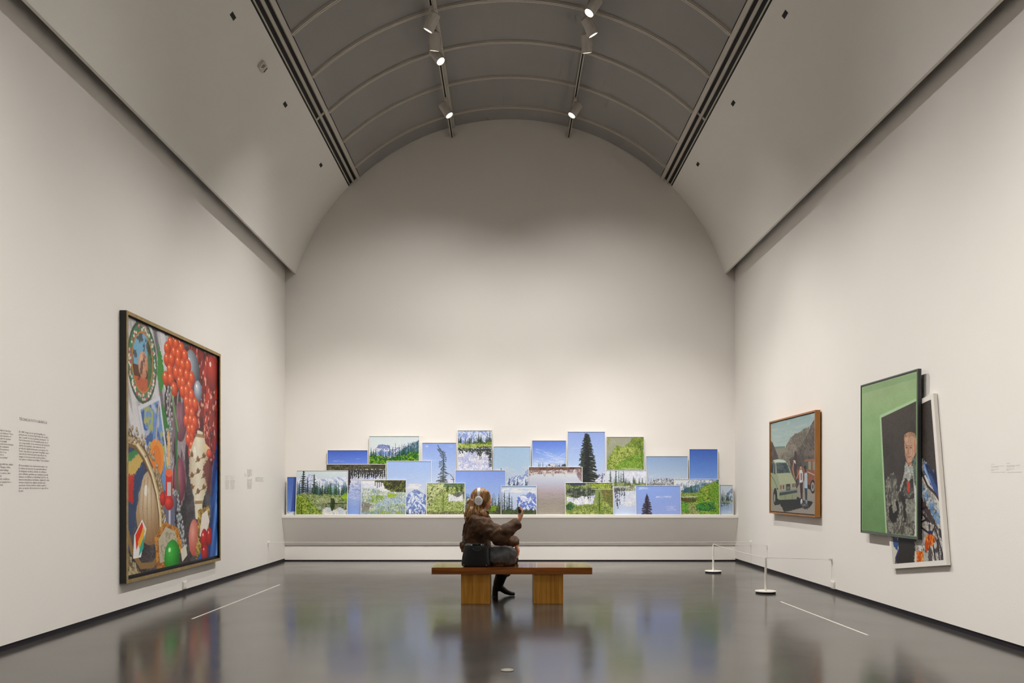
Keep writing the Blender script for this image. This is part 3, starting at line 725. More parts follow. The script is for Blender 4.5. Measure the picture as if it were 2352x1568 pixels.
def p_redlake(c):
    c.grad([(487, (130, 104, 96)), (560, (206, 210, 216)), (640, (186, 190, 208)), (720, (180, 168, 176)), (820, (160, 150, 142)), (970, (158, 150, 138))])
    c.foliage([(234, 487), (775, 487), (775, 560), (640, 540), (500, 545), (380, 550), (234, 570)], [(200, 196, 194), (130, 92, 84), (150, 116, 104), (110, 80, 72), (216, 214, 216)], 6, 1.6)
    c.foliage([(234, 487), (775, 487), (775, 512), (234, 515)], [(110, 80, 70), (140, 104, 92), (90, 64, 58)], 6, .8)
    c.foliage([(700, 500), (775, 500), (775, 635), (740, 610)], [(150, 120, 120), (190, 180, 190), (120, 96, 92)], 4, 1)
    for x in (390, 480, 600): c.foliage([(x - 30, 520), (x + 30, 520), (x, 585)], [(216, 214, 216), (170, 150, 150)], 4, 2)
    r = np.random.default_rng(6)
    for i in range(34):
        x = r.uniform(330, 600); y = r.uniform(730, 955); p = [(x, y)]
        for k in range(4): p.append((p[-1][0] + r.uniform(8, 26), p[-1][1] + r.uniform(-9, 9)))
        c.line(p, .8, (120, 110, 102), .4)
    c.streaks(234, 700, 600, 820, (176, 160, 164), .5, .55, 3, 30)
def p_bigconifer(c):
    c.grad([(133, (146, 168, 228)), (400, (172, 194, 234)), (640, (200, 210, 232))])
    c.streaks(640, 290, 790, 330, (176, 196, 236), .6, .5, 5, 30)
    c.mountain([(880, 600), (930, 565), (1004, 540)], 680, (228, 228, 236), (90, 96, 130), (170, 176, 206), 3, .5)
    r = np.random.default_rng(9); D, H = (40, 44, 40), (84, 90, 74)
    for i in range(210):
        t = i / 210; y = 150 + t * 490; hw = 12 + 100 * t ** .75; sd = 1 if i % 2 else -1
        L = hw * r.uniform(.55, 1.15); x0 = 818; x1 = x0 + sd * L; dy = r.uniform(4, 26) * (.4 + t)
        c.line([(x0, y), (x0 + sd * L * .5, y + dy * .3), (x1, y + dy)], 1.6 + 1.5 * t, D if r.random() < .8 else (60, 66, 52))
        for q in range(4):
            u = r.uniform(.35, 1); c.line([(x0 + sd * L * u, y + dy * u), (x0 + sd * (L * u + 9), y + dy * u + r.uniform(-9, 7))], 1.1, D)
        if r.random() < .5: c.line([(x0 + sd * L * .4, y + 2), (x1, y + dy - 3)], 1.0, H)
    c.line([(818, 145), (818, 300)], 2, (40, 44, 60)); c.line([(818, 300), (820, 640)], 3.6, (40, 44, 66))
def p_lakeforest(c):
    c.grad([(644, (120, 134, 76)), (970, (160, 172, 120))])
    c.foliage([(600, 644), (1084, 644), (1084, 712), (600, 712)], [(90, 104, 60), (140, 154, 76), (170, 180, 110), (60, 76, 50)], 6)
    c.foliage([(640, 644), (800, 644), (800, 665), (640, 665)], [(60, 70, 110), (50, 60, 60)], 4); c.foliage([(870, 650), (1060, 650), (1060, 700), (870, 700)], [(70, 96, 60), (150, 170, 60), (190, 200, 80)], 6)
    c.foliage([(610, 700), (900, 700), (900, 770), (820, 800), (700, 800), (610, 760)], [(90, 100, 84), (66, 76, 60), (140, 150, 130), (50, 56, 50)], 5, 3)
    c.foliage([(610, 780), (690, 800), (780, 780), (900, 770), (870, 860), (720, 870), (610, 850)], [(222, 222, 230), (190, 200, 226), (236, 234, 238)], 6, 2)
    for x in (680, 720, 790, 830, 850): c.foliage([(x - 8, 700), (x + 8, 700), (x + 2, 815 + x % 30), (x - 2, 815)], [(70, 76, 70), (50, 56, 50)], 3, 4)
    c.line([(860, 706), (1084, 708)], 1.5, (200, 204, 180))
    c.foliage([(600, 860), (640, 830), (700, 870), (850, 870), (900, 850), (1084, 760), (1084, 970), (600, 970)], [(84, 104, 44), (130, 150, 60), (166, 180, 90), (196, 200, 120), (110, 130, 60)], 7)
    c.foliage([(602, 870), (650, 840), (690, 880), (660, 920), (602, 920)], [(40, 100, 60), (80, 140, 90), (60, 80, 50)], 6)
    c.foliage([(960, 715), (1084, 715), (1084, 900), (980, 800)], [(110, 110, 60), (150, 150, 80), (130, 100, 70), (90, 110, 50)], 7)
    c.conifer(942, 730, 940, 80, (90, 116, 44), (160, 176, 84), dens=12); c.line([(942, 740), (942, 930)], 2, (44, 56, 34))
def p_green(c):
    c.grad([(185, (160, 160, 140)), (360, (156, 160, 130)), (515, (110, 130, 50))])
    r = np.random.default_rng(12)
    for i in range(30):
        x = r.uniform(1013, 1300); y = r.uniform(190, 330); c.line([(x, y), (x + r.uniform(-12, 12), y + 30)], 1, (186, 186, 170), .7)
    c.foliage([(1013, 190), (1050, 190), (1040, 260), (1013, 290)], [(150, 160, 110), (170, 170, 90)], 5)
    c.foliage([(1020, 420), (1070, 330), (1110, 270), (1180, 290), (1250, 240), (1290, 190), (1393, 185), (1393, 520), (1020, 520)], [(90, 108, 44), (130, 150, 60), (166, 184, 76), (196, 204, 110), (110, 134, 60)], 8)
    c.foliage([(1260, 200), (1393, 190), (1393, 300), (1290, 290)], [(50, 70, 36), (96, 120, 50), (130, 150, 60)], 5, .6, cover=0)
    c.foliage([(1140, 440), (1393, 340), (1393, 520), (1100, 520)], [(60, 90, 40), (100, 150, 50), (140, 176, 60)], 7, .7, cover=0)
    c.line([(1350, 220), (1380, 500)], 1.6, (70, 90, 40)); c.line([(1160, 500), (1370, 505)], 1.6, (200, 204, 180))
def p_snowlake(c):
    c.grad([(518, (216, 222, 236)), (670, (200, 208, 216)), (720, (210, 214, 230)), (970, (190, 206, 236))])
    c.mountain([(1180, 560), (1250, 530), (1330, 515), (1420, 515)], 680, (230, 230, 240), (196, 204, 228), (212, 218, 234), 3, .55)
    c.forest(1005, 1418, 672, 30, 80, 12, [(60, 84, 60), (96, 120, 90), (120, 140, 60), (110, 120, 130)], 44)
    for x, t, w in ((1048, 505, 26), (1105, 500, 26), (1135, 510, 12), (1158, 540, 12), (1182, 505, 22), (1285, 575, 22), (1340, 590, 10), (1210, 590, 12)): c.conifer(x, t, 668, w, (56, 66, 60), (84, 100, 84), dens=11)
    c.foliage([(1005, 640), (1418, 650), (1418, 676), (1005, 678)], [(130, 140, 90), (170, 180, 120), (90, 100, 60)], 5)
    c.foliage([(1085, 680), (1418, 676), (1418, 720), (1085, 730)], [(150, 156, 110), (200, 204, 190), (110, 116, 96)], 5, 1.5)
    for x, b in ((1105, 860), (1120, 915), (1140, 870), (1165, 800), (1190, 830), (1098, 800), (1250, 720)): c.foliage([(x - 7, 700), (x + 7, 700), (x + 3, b), (x - 4, b - 20)], [(66, 72, 96), (100, 106, 130), (50, 56, 70)], 3, 4)
    c.foliage([(1180, 860), (1240, 800), (1310, 750), (1310, 860), (1230, 890)], [(230, 230, 238), (210, 216, 234)], 6)
    c.streaks(1085, 720, 1310, 860, (236, 236, 240), .6, .5, 6, 8)
def p_palehaze(c):
    c.grad([(378, (146, 172, 214)), (500, (164, 188, 218)), (620, (190, 204, 224))])
    c.streaks(1420, 560, 1560, 600, (200, 212, 226), .6, .5, 4, 30)
    c.mountain([(1420, 660), (1460, 625), (1500, 605), (1560, 605), (1620, 600), (1700, 606), (1760, 600), (1832, 606)], 690, (226, 228, 232), (90, 96, 104), (160, 168, 186), 3, .5)
    c.foliage([(1420, 655), (1480, 640), (1700, 630), (1700, 675), (1420, 675)], [(70, 76, 76), (110, 116, 116), (200, 204, 214)], 5, cover=0)
    for x in range(1430, 1832, 26): c.conifer(x, 590 + x % 19, 630, 6, (100, 116, 134), dens=5)
def p_smallconifer(c):
    c.grad([(673, (140, 168, 234)), (970, (150, 168, 226))])
    c.streaks(1330, 680, 1430, 730, (196, 212, 244), .7, .55, 3, 22); c.streaks(1500, 775, 1670, 798, (214, 222, 244), .8, .5, 4, 26); c.streaks(1600, 875, 1720, 935, (196, 206, 240), .6, .55, 4, 20)
    r = np.random.default_rng(19)
    for i in range(90):
        t = i / 90; y = 762 + t * 200; sd = 1 if i % 2 else -1; L = (6 + 56 * t ** .8) * r.uniform(.6, 1.15)
        c.line([(1413, y), (1413 + sd * L, y + 10 * t + r.uniform(-2, 14))], 1.5, (56, 48, 58))
    c.line([(1413, 752), (1415, 965)], 1.4, (50, 44, 54))
def p_deepblue(c):
    c.grad([(307, (70, 104, 190)), (480, (96, 136, 214)), (620, (124, 160, 226))])
def p_greenmt(c):
    c.grad([(608, (222, 228, 230)), (640, (216, 222, 228)), (970, (90, 110, 50))])
    c.mountain([(1690, 640), (1800, 640), (1850, 622), (1930, 612), (2000, 616), (2080, 608), (2140, 620)], 740, (228, 230, 234), (140, 156, 180), (190, 200, 214), 3, .5)
    c.foliage([(1760, 720), (1850, 680), (1960, 650), (2060, 640), (2140, 610), (2140, 760), (1760, 760)], [(120, 150, 176), (90, 124, 140), (160, 180, 196), (70, 110, 110)], 5, 3)
    c.forest(1760, 2060, 745, 30, 80, 10, [(60, 96, 120), (50, 84, 70), (80, 116, 140)], 40)
    c.conifer(1830, 672, 770, 17, (30, 54, 50)); c.conifer(1790, 690, 770, 12, (44, 74, 70))
    c.foliage([(1740, 745), (1960, 740), (1960, 790), (1740, 800)], [(84, 110, 50), (130, 160, 60), (170, 185, 90)], 6)
    c.line([(1740, 787), (1960, 778)], 1.8, (206, 210, 190)); c.foliage([(1740, 795), (1960, 795), (1960, 860), (1740, 880)], [(50, 66, 34), (90, 110, 50), (110, 80, 56)], 6)
    c.foliage([(1960, 690), (2020, 660), (2140, 620), (2155, 975), (1740, 975), (1740, 850), (1900, 840)], [(56, 84, 30), (96, 140, 30), (140, 170, 50), (180, 190, 90), (110, 160, 50)], 8)
    c.foliage([(1740, 880), (1900, 860), (1960, 930), (1900, 975), (1740, 975)], [(150, 150, 100), (180, 180, 130), (90, 120, 40)], 7)
    c.foliage([(1760, 820), (1820, 850), (1830, 930), (1760, 930)], [(60, 120, 60), (90, 160, 50), (130, 180, 60)], 6)
    c.foliage([(1900, 860), (2100, 830), (2100, 930), (1920, 930)], [(40, 110, 80), (70, 150, 60), (30, 90, 50)], 6, cover=0)
def p_smallright(c):
    c.grad([(666, (196, 208, 220)), (830, (190, 200, 206)), (860, (150, 170, 196)), (970, (166, 188, 220))])
    c.mountain([(2200, 780), (2230, 740), (2282, 690), (2300, 690)], 840, (196, 206, 220), (96, 120, 150), (150, 170, 196), 2, .48)
    c.forest(2150, 2290, 838, 30, 70, 9, [(60, 84, 70), (84, 106, 90), (50, 66, 60)], 16)
    for x, t in ((2175, 715), (2190, 740), (2222, 745), (2160, 750), (2236, 740)): c.conifer(x, t, 838, 10, (44, 60, 54), dens=10)
    c.foliage([(2150, 826), (2282, 826), (2282, 842), (2150, 845)], [(90, 110, 70), (200, 204, 200), (120, 140, 90)], 4, .5)
    c.streaks(2150, 845, 2260, 853, (40, 50, 50), .9, .3)
    for x in (2165, 2180, 2195, 2215, 2230): c.foliage([(x - 5, 850), (x + 5, 850), (x, 925)], [(70, 86, 96), (110, 128, 140)], 3, 4)
    c.streaks(2150, 930, 2290, 965, (200, 204, 190), .6, .5)

landscape(1, 80, 585, 270, 2, 'narrow blue sky painting half hidden at the left end of the shelf', p_leftblue)
landscape(2, 178, 523, 695, 0, 'large forest painting with two tall dark conifers, leftmost of the front row', p_bigforest)
landscape(3, 485, 318, 893, 2, 'royal blue sky painting behind the dark reflecting lake one', p_topblue)
landscape(4, 902, 177, 1408, 2, 'painting of a grey peak over bright green pines', p_mtforest)
landscape(5, 473, 460, 1073, 1, 'dark shoreline and rippled lake painting behind the forest and reed paintings', p_darklake)
landscape(6, 826, 617, 1278, 0, 'painting of reeds and grass in shallow water, front row', p_grass)
landscape(7, 1080, 427, 1529, 1, 'tall pale sky painting with a snowy peak at its bottom', p_palemt)
landscape(8, 1432, 243, 1780, 2, 'painting of a bare twisted conifer against blue sky', p_deadtree)
landscape(9, 1477, 648, 1866, 0, 'painting of green bushes left of the seated woman', p_bush)
landscape(10, 1788, 120, 2138, 2, 'tallest painting on the shelf, pines mirrored in a lake', p_lakehigh)
landscape(11, 1763, 520, 2272, 1, 'blue sky painting with low pines behind the woman\'s head', p_bluetrees)
landscape(12, 2145, 281, 2523, 2, 'pale blue hazy sky painting right of the tallest one', p_palesky)
landscape(13, 2222, 675, 2583, 0, 'snowy mountain painting behind the phone', p_snowpeak)
landscape(14, 267, 221, 615, 2, 'deep blue painting with wispy clouds and low dark peaks', p_bluecloud, 'R')
landscape(15, 234, 487, 775, 1, 'painting of a brown sandy lake bed with reddish reflections', p_redlake, 'R')
landscape(16, 624, 133, 1004, 2, 'painting of one big dark conifer on pale blue', p_bigconifer, 'R')
landscape(17, 600, 644, 1084, 0, 'forest pond painting with a young fir, front row right of the sandy one', p_lakeforest, 'R')
landscape(18, 1013, 185, 1393, 2, 'square painting of yellow green branches', p_green, 'R')
landscape(19, 1003, 518, 1418, 1, 'painting of bare tall trees and a snowy slope mirrored in water', p_snowlake, 'R')
landscape(20, 1408, 378, 1832, 2, 'hazy blue painting with a low snowy ridge', p_palehaze, 'R')
landscape(21, 1305, 673, 1757, 0, 'blue painting with a single small dark conifer at lower left', p_smallconifer, 'R')
landscape(22, 1841, 307, 2130, 2, 'plain deep blue painting near the right end', p_deepblue, 'R')
landscape(23, 1690, 608, 2145, 1, 'painting of bright green shrubs below a snowy ridge, right of the single conifer', p_greenmt, 'R')
landscape(24, 2141, 666, 2282, 2, 'narrow lake painting at the right end of the shelf', p_smallright, 'R')

SH_T, SH_B, SH_Y = 0.761, 0.715, 13.385          # shelf: top, underside, front edge
ROW = [(13.405, 0.105, 0.013), (13.452, 0.06, 0.013), (13.500, 0.03, 0.015)]
M_frame = mat('white_picture_frame', (238, 236, 232), 0.4)
for idx, x0, y0, x1, row, label, fn, side in PAINT:
    ox = 640 if side == 'L' else 1160
    px0, px1, pyt = ox + x0 / ZS, ox + x1 / ZS, 960 + y0 / ZS
    yb, sl, th = ROW[row]
    h = 0.5
    for _ in range(6):                        # height of the leaning canvas
        Yt = yb + sl * h; h = CH + (CY - pyt) * Yt / FOC - SH_T
    Yt = yb + sl * h
    X0, X1 = (px0 - CX) * Yt / FOC, (px1 - CX) * Yt / FOC
    W, H = X1 - X0, math.hypot(h, Yt - yb)
    t = empty('landscape_painting', ((X0 + X1) / 2, yb, SH_T + th * sl + 0.0005)); t.rotation_euler = (-math.atan(sl), 0, 0)
    tag(t, label, 'painting', 'landscape paintings leaning on the shelf')
    f = 0.0075
    c = MB()
    c.box(-W / 2, W / 2, 0, th, 0, f); c.box(-W / 2, W / 2, 0, th, H - f, H)
    c.box(-W / 2, -W / 2 + f, 0, th, f, H - f); c.box(W / 2 - f, W / 2, 0, th, f, H - f)
    c.out('frame', M_frame, t)
    c = MB(); c.box(-W / 2 + f, W / 2 - f, th * 0.45, th * 0.9, f, H - f); c.out('backboard', M_frame, t)
    K = 2.6; cw, chh = (px1 - px0) * K, (1181.5 - pyt) * K
    cv = Cv(cw, chh, lambda x, y, x0=x0, y0=y0: ((x - x0) / ZS * K, (y - y0) / ZS * K)); cv.xm = x0; cv.seed = idx * 131
    fn(cv)
    cv.a = (cv.a - 128) * 1.0 + 128
    cv.mottle(4, 3)
    cv.a[:3] *= .72; cv.a[:, :2] *= .85; cv.a[:, -2:] *= .85  # inner frame line and its shadow painted on the canvas edges, darkest on top
    g = 0.0015
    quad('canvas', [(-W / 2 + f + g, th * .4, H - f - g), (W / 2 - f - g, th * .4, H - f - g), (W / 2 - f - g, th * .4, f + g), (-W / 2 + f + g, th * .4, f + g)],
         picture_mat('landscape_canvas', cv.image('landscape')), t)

# the shelf: white ledge with a sloping underside running from wall to wall
sh = MB(); sh.box(XL + 0.001, XR - 0.001, SH_Y, YB - 0.001, SH_B, SH_T, bev=0.002)
o = sh.out('wall_shelf', M_white); tag(o, 'long white shelf across the end wall holding the landscape paintings', 'shelf')
sh = MB(); sh.prism([(SH_Y + 0.004, SH_B), (YB - 0.002, SH_B), (YB - 0.002, 0.262), (YB - 0.016, 0.262)], 'x', XL + 0.002, XR - 0.002)
sh.out('sloping_underside', M_wall, o)

# ------------------------------------------------------------------ big pictures on the side walls
def side_wall_pic(side, Ya, Yb, zb, zt, xf, frame_w, depth, name, label, fr_front, fr_side, inner, paint, K, origin, zoom, lip=0.012, cat='painting', back=0.0):
    """framed picture; side -1 left wall, +1 right wall; Ya nearer edge, Yb farther edge; xf = x of the front of the frame"""
    s = side; xw = xf + s * depth
    t = empty(name, (xw, (Ya + Yb) / 2, zb)); tag(t, label, cat)
    iv = Matrix.Translation(-t.location)
    def go(mb, nm, m):
        bmesh.ops.transform(mb.b, matrix=iv, verts=mb.b.verts); return mb.out(nm, m, t)
    e = 0.004
    # frame: four members with a pale front face and a darker outside
    def member(y0, y1, z0, z1):
        c = MB(); c.box(min(xf, xf + s * e), max(xf, xf + s * e), y0, y1, z0, z1); go(c, 'frame_face', fr_front)
        c = MB(); c.box(min(xf + s * e, xw), max(xf + s * e, xw), y0, y1, z0, z1); go(c, 'frame_side', fr_side)
    member(Ya, Ya + frame_w, zb, zt); member(Yb - frame_w, Yb, zb, zt)
    member(Ya + frame_w, Yb - frame_w, zb, zb + frame_w); member(Ya + frame_w, Yb - frame_w, zt - frame_w, zt)
    xc = xf + s * lip
    c = MB(); c.box(min(xc, xc + s * .012) , max(xc, xc + s * .012), Ya + frame_w, Yb - frame_w, zb + frame_w, zt - frame_w); go(c, 'tray', inner)
    g = 0.012 + frame_w; xq = xc - s * 0.002
    y0, y1, z0, z1 = Ya + g, Yb - g, zb + g, zt - g
    W, H = y1 - y0, z1 - z0
    def f(u, v):
        px, py = origin[0] + u / zoom, origin[1] + v / zoom
        Y = xq * FOC / (px - CX) if abs(px - CX) > 1 else 10; z = CH + (CY - py) * Y / FOC
        a = (Y - y0) / W if s < 0 else (y1 - Y) / W
        return a * W * K, (z1 - z) / H * H * K
    cv = Cv(W * K, H * K, f); cv.xm = (origin[2] - origin[0]) * zoom
    paint(cv)
    im = cv.image(name)
    ins = [(xq, y0, z1), (xq, y1, z1), (xq, y1, z0), (xq, y0, z0)] if s < 0 else [(xq, y1, z1), (xq, y0, z1), (xq, y0, z0), (xq, y1, z0)]
    quad('canvas', [Vector(p) - t.location for p in ins], picture_mat(name + '_canvas', im, 0.4), t)
    return t, cv

# left: large colourful still life (a generic arrangement of the same size and colours)
def still(c):
    # normalised coordinates: u to the right, v down, both 0..1 of the canvas
    w, h = c.w, c.h
    c.f = lambda u, v: (u * w, v * h)
    c.a[:] = (46, 40, 44)
    c.foliage([(0, 0), (1, 0), (1, 1), (0, 1)], [(44, 38, 42), (70, 62, 66), (96, 90, 92)], 60)
    # pale silk at top left
    c.poly([(0, 0), (.55, 0), (.42, .2), (.4, .4), (.2, .5), (0, .42)], (176, 172, 174), 1, 6, 30)
    z = c.rnz(math.radians(70), 160, 22, 3); m = c.mask([(0, 0), (.55, 0), (.42, .2), (.4, .4), (.2, .5), (0, .42)], 6, 30)
    c.soft(m, z, .5, (222, 220, 222), .9, .2); c.soft(m, 1 - z, .62, (96, 92, 100), .8, .2)
    # red velvet and glass on the right
    c.poly([(.62, 0), (1, 0), (1, .55), (.88, .55), (.72, .42), (.7, .2)], (130, 24, 18), 1, 8, 30)
    m = c.mask([(.62, 0), (1, 0), (1, .55), (.88, .55), (.72, .42), (.7, .2)], 8, 30)
    c.soft(m, c.rnz(math.radians(100), 120, 26, 3), .52, (196, 50, 34), .9, .2); c.soft(m, c.nz(30, 18, 3), .66, (60, 12, 12), .8, .1); c.soft(m, c.nz(16, 12, 2), .76, (240, 190, 170), .8, .05)
    c.ball(.66, .12, .10, .10, (60, 66, 76), (190, 200, 210), (250, 250, 252)); c.ball(.93, .09, .08, .09, (110, 16, 14), (210, 60, 44), (250, 220, 210))
    c.ball(.74, .2, .05, .05, (90, 100, 120), (216, 224, 236), (255, 255, 255))
    # oval medallion with a small landscape
    c.ell(.145, .155, .135, .165, (60, 84, 60)); c.ell(.145, .155, .125, .152, (74, 130, 96))
    r = np.random.default_rng(4)
    for i in range(140):
        a = r.uniform(0, 2 * math.pi); q = r.uniform(.84, .98); cc = [(222, 150, 150), (206, 226, 206), (190, 90, 90), (236, 226, 210)][r.integers(4)]
        c.ell(.145 + .125 * q * math.cos(a), .155 + .152 * q * math.sin(a), .006, .006, cc)
    c.ell(.145, .155, .098, .124, (196, 130, 60)); c.ell(.145, .155, .09, .116, (120, 176, 206))
    mm = c.mask(c.ring(.145, .155, .09, .116))
    c.put(mm & (c.yy > h * .17), (96, 60, 40)); c.put(mm & (c.yy > h * .215), (196, 96, 60)); c.put(mm & (c.xx > w * .19), (70, 110, 66), .9)
    c.ball(.15, .165, .045, .055, (196, 130, 96), (236, 190, 160)); c.soft(mm, c.nz(20, 16, 3), .6, (60, 34, 26), .6, .1)
    # green leaves and dark glass in the middle
    c.poly([(.36, .16), (.62, .24), (.66, .5), (.56, .74), (.44, .76), (.36, .5)], (60, 46, 44), 1, 10, 30)
    m = c.mask([(.36, .16), (.62, .24), (.66, .5), (.56, .74), (.44, .76), (.36, .5)], 10, 30)
    c.soft(m, c.rnz(math.radians(80), 90, 22, 3), .56, (150, 120, 132), .8, .12); c.soft(m, c.rnz(math.radians(95), 70, 16, 3), .62, (206, 190, 196), .7, .1)
    c.ball(.53, .36, .07, .09, (96, 40, 56), (170, 110, 130), a=.85); c.ball(.52, .62, .065, .10, (110, 40, 56), (196, 110, 130), a=.9)
    c.poly([(.30, .05), (.34, .12), (.36, .2), (.32, .26), (.28, .18)], (60, 140, 50), 1, 4); c.poly([(.26, .3), (.34, .3), (.42, .4), (.34, .42)], (50, 120, 44), 1, 5); c.line([(.47, .3), (.5, .7)], 6, (50, 120, 60)); c.line([(.42, .22), (.5, .4)], 4, (110, 160, 90))
    # orange-red berries
    r = np.random.default_rng(21); pts = []
    for row, (v, us) in enumerate(((.03, (.42, .48, .54)), (.065, (.39, .455, .515, .575)), (.105, (.38, .44, .50, .56, .62)), (.15, (.42, .48, .54, .60, .66)), (.19, (.37, .43, .52, .57, .63)), (.225, (.46, .55, .60, .66)), (.27, (.60, .65, .70)), (.31, (.62, .67)), (.35, (.60, .66, .70)), (.39, (.63, .68)), (.43, (.66, .62)), (.47, (.66,)), (.50, (.65,)))):
        for u in us: pts.append((u + r.uniform(-.008, .008), v + r.uniform(-.006, .006)))
    for u, v in pts: c.ball(u, v, .036, .032, (176, 40, 8), (255, 116, 52), (255, 226, 196))
    # printed blue cloth with an orange disc
    c.poly([(.10, .335), (.31, .27), (.46, .74), (.33, .82), (.27, .74)], (216, 216, 224)); c.poly([(.125, .345), (.30, .29), (.44, .73), (.33, .79), (.28, .72)], (110, 150, 206))
    m = c.mask([(.125, .345), (.30, .29), (.44, .73), (.33, .79), (.28, .72)]); c.soft(m, c.nz(34, 26, 3), .56, (176, 180, 110), .95, .04); c.soft(m, c.nz(28, 22, 3), .66, (60, 90, 160), .9, .04); c.soft(m, c.nz(30, 30, 2), .72, (190, 196, 214), .9, .05)
    c.ell(.275, .535, .075, .085, (240, 150, 40)); c.ell(.275, .535, .05, .058, (236, 130, 30)); c.line([(.30, .3), (.27, .46)], 4, (190, 180, 176))
    # curled gold moulding at lower left, and pale rounded gourds
    c.ball(.225, .735, .14, .155, (150, 110, 70), (232, 216, 186), (250, 246, 232), rot=.25)
    for k in range(7): c.line([(.225 + (k - 3) * .032, .60 + abs(k - 3) * .012), (.225 + (k - 3) * .040, .735), (.225 + (k - 3) * .032, .87 - abs(k - 3) * .012)], 3, (176, 130, 80), .55)
    c.poly([(.20, .57), (.235, .565), (.24, .60), (.205, .60)], (120, 96, 50))
    c.poly([(0, .5), (.08, .5), (.16, .58), (.1, .72), (.02, .9), (0, .9)], (50, 70, 110), .9, 8, 20)
    c.poly([(0, .56), (.14, .50), (.16, .54), (0, .66)], (230, 190, 90), .9, 4); c.poly([(0, .53), (.12, .49), (.13, .51), (0, .57)], (60, 140, 70), .9, 4); c.poly([(0, .61), (.07, .6), (.06, .72), (0, .7)], (206, 40, 24), .9, 4)
    arcp = [(0.0, .47), (.09, .48), (.17, .53), (.24, .60), (.29, .68), (.32, .77), (.325, .85)]
    c.line(arcp, 15, (120, 90, 50)); c.line([(a - .004, b - .004) for a, b in arcp], 8, (206, 180, 130)); c.line([(a - .01, b - .006) for a, b in arcp], 3, (240, 226, 190))
    r = np.random.default_rng(9)
    for i in range(90):
        t = r.uniform(0, 1); k = int(t * 5.99); a, b = arcp[k]; a2, b2 = arcp[k + 1]; q = t * 5.99 - k
        c.ball(a + (a2 - a) * q + r.uniform(.01, .06), b + (b2 - b) * q - r.uniform(-.01, .05), .009, .010, (110, 86, 56), (226, 210, 176))
    c.line([(0, .8), (.05, .9), (.13, .965), (.24, .97), (.32, .93)], 8, (150, 116, 70)); c.foliage([(0, .88), (.06, .94), (.16, 1), (0, 1)], [(60, 50, 36), (140, 120, 84), (206, 190, 150)], 16)
    c.poly([(.07, .84), (.14, .78), (.18, .82), (.13, .93), (.06, .93)], (240, 240, 236)); c.poly([(.08, .84), (.14, .79), (.15, .81), (.09, .90)], (226, 50, 20)); c.poly([(.10, .87), (.155, .81), (.165, .83), (.12, .9)], (240, 180, 40)); c.poly([(.12, .89), (.165, .84), (.15, .90), (.11, .925)], (60, 170, 150))
    # chain of beads, candle
    r = np.random.default_rng(2)
    for i in range(150):
        v = r.uniform(.22, .58) if i < 60 else r.uniform(.66, .92); u = (.41 + r.uniform(-.03, .03)) if v < .6 else (.46 + (v - .66) * .42 + r.uniform(-.035, .035) )
        c.ball(u, v, .010, .010, (90, 96, 100), (226, 232, 232), a=.95)
    c.ball(.42, .73, .075, .05, (70, 66, 80), (180, 180, 196)); c.poly([(.37, .74), (.46, .74), (.48, .86), (.44, .88), (.37, .83)], (110, 112, 136), 1, 4); c.poly([(.40, .75), (.42, .75), (.42, .85), (.40, .84)], (206, 206, 220))
    c.poly([(.37, .585), (.44, .585), (.44, .72), (.37, .72)], (220, 40, 24)); c.ell(.405, .59, .036, .018, (250, 110, 50)); c.ball(.405, .72, .05, .03, (170, 16, 14), (250, 80, 60)); c.ball(.34, .70, .03, .03, (160, 20, 16), (240, 60, 44)); c.poly([(.385, .63), (.425, .63), (.425, .69), (.385, .69)], (206, 206, 206)); c.poly([(.39, .4), (.415, .44), (.415, .56), (.385, .56)], (240, 190, 120), .9, 3)
    # tall cream ceramic vase at right with painted brown leaves
    c.poly([(.71, .80), (.69, .70), (.63, .60), (.635, .50), (.69, .43), (.73, .40), (.73, .385), (.80, .385), (.80, .40), (.85, .45), (.89, .55), (.86, .65), (.80, .72), (.79, .80)], (214, 200, 168), 1, 2)
    m = c.mask([(.71, .80), (.69, .70), (.63, .60), (.635, .50), (.69, .43), (.73, .40), (.73, .385), (.80, .385), (.80, .40), (.85, .45), (.89, .55), (.86, .65), (.80, .72), (.79, .80)], 2)
    d = np.clip(np.abs(c.xx / w - .74) / .14, 0, 1); c.soft(m, 1 - d, .35, (244, 236, 212), .8, .6); c.soft(m, d, .55, (150, 112, 70), .75, .5)
    for k in range(9):
        u, v = .665 + (k % 3) * .075, .50 + (k // 3) * .075 + (k % 2) * .02
        c.poly([(u - .022, v), (u, v - .018), (u + .026, v + .004), (u, v + .014)], (132, 84, 48), .85, 1); c.line([(u - .03, v + .012), (u + .03, v - .006)], 2, (110, 70, 40), .7)
    c.poly([(.70, .40), (.83, .40), (.83, .415), (.70, .415)], (150, 110, 66), .8); c.poly([(.70, .715), (.80, .715), (.80, .73), (.70, .73)], (150, 110, 66), .8)
    c.ball(.70, .49, .022, .03, (244, 236, 212), (255, 253, 244), a=.8)
    c.poly([(.80, .43), (.90, .46), (.91, .49), (.83, .48)], (226, 200, 150), 1, 2); c.ball(.885, .485, .035, .022, (180, 50, 30), (246, 110, 80))
    # blue drape at right
    c.poly([(1, .42), (.93, .55), (.90, .75), (.90, .9), (.72, 1), (1, 1)], (44, 92, 170), 1, 6, 30)
    m = c.mask([(1, .42), (.93, .55), (.90, .75), (.90, .9), (.72, 1), (1, 1)], 6, 30)
    z = c.rnz(math.radians(108), 260, 26, 2); c.soft(m, z, .5, (86, 140, 212), .9, .15); c.soft(m, 1 - z, .6, (24, 46, 110), .9, .15); c.soft(m, z, .72, (150, 190, 236), .8, .1)
    c.poly([(.80, .55), (.90, .5), (.93, .58), (.89, .7)], (110, 40, 34), .8, 6)
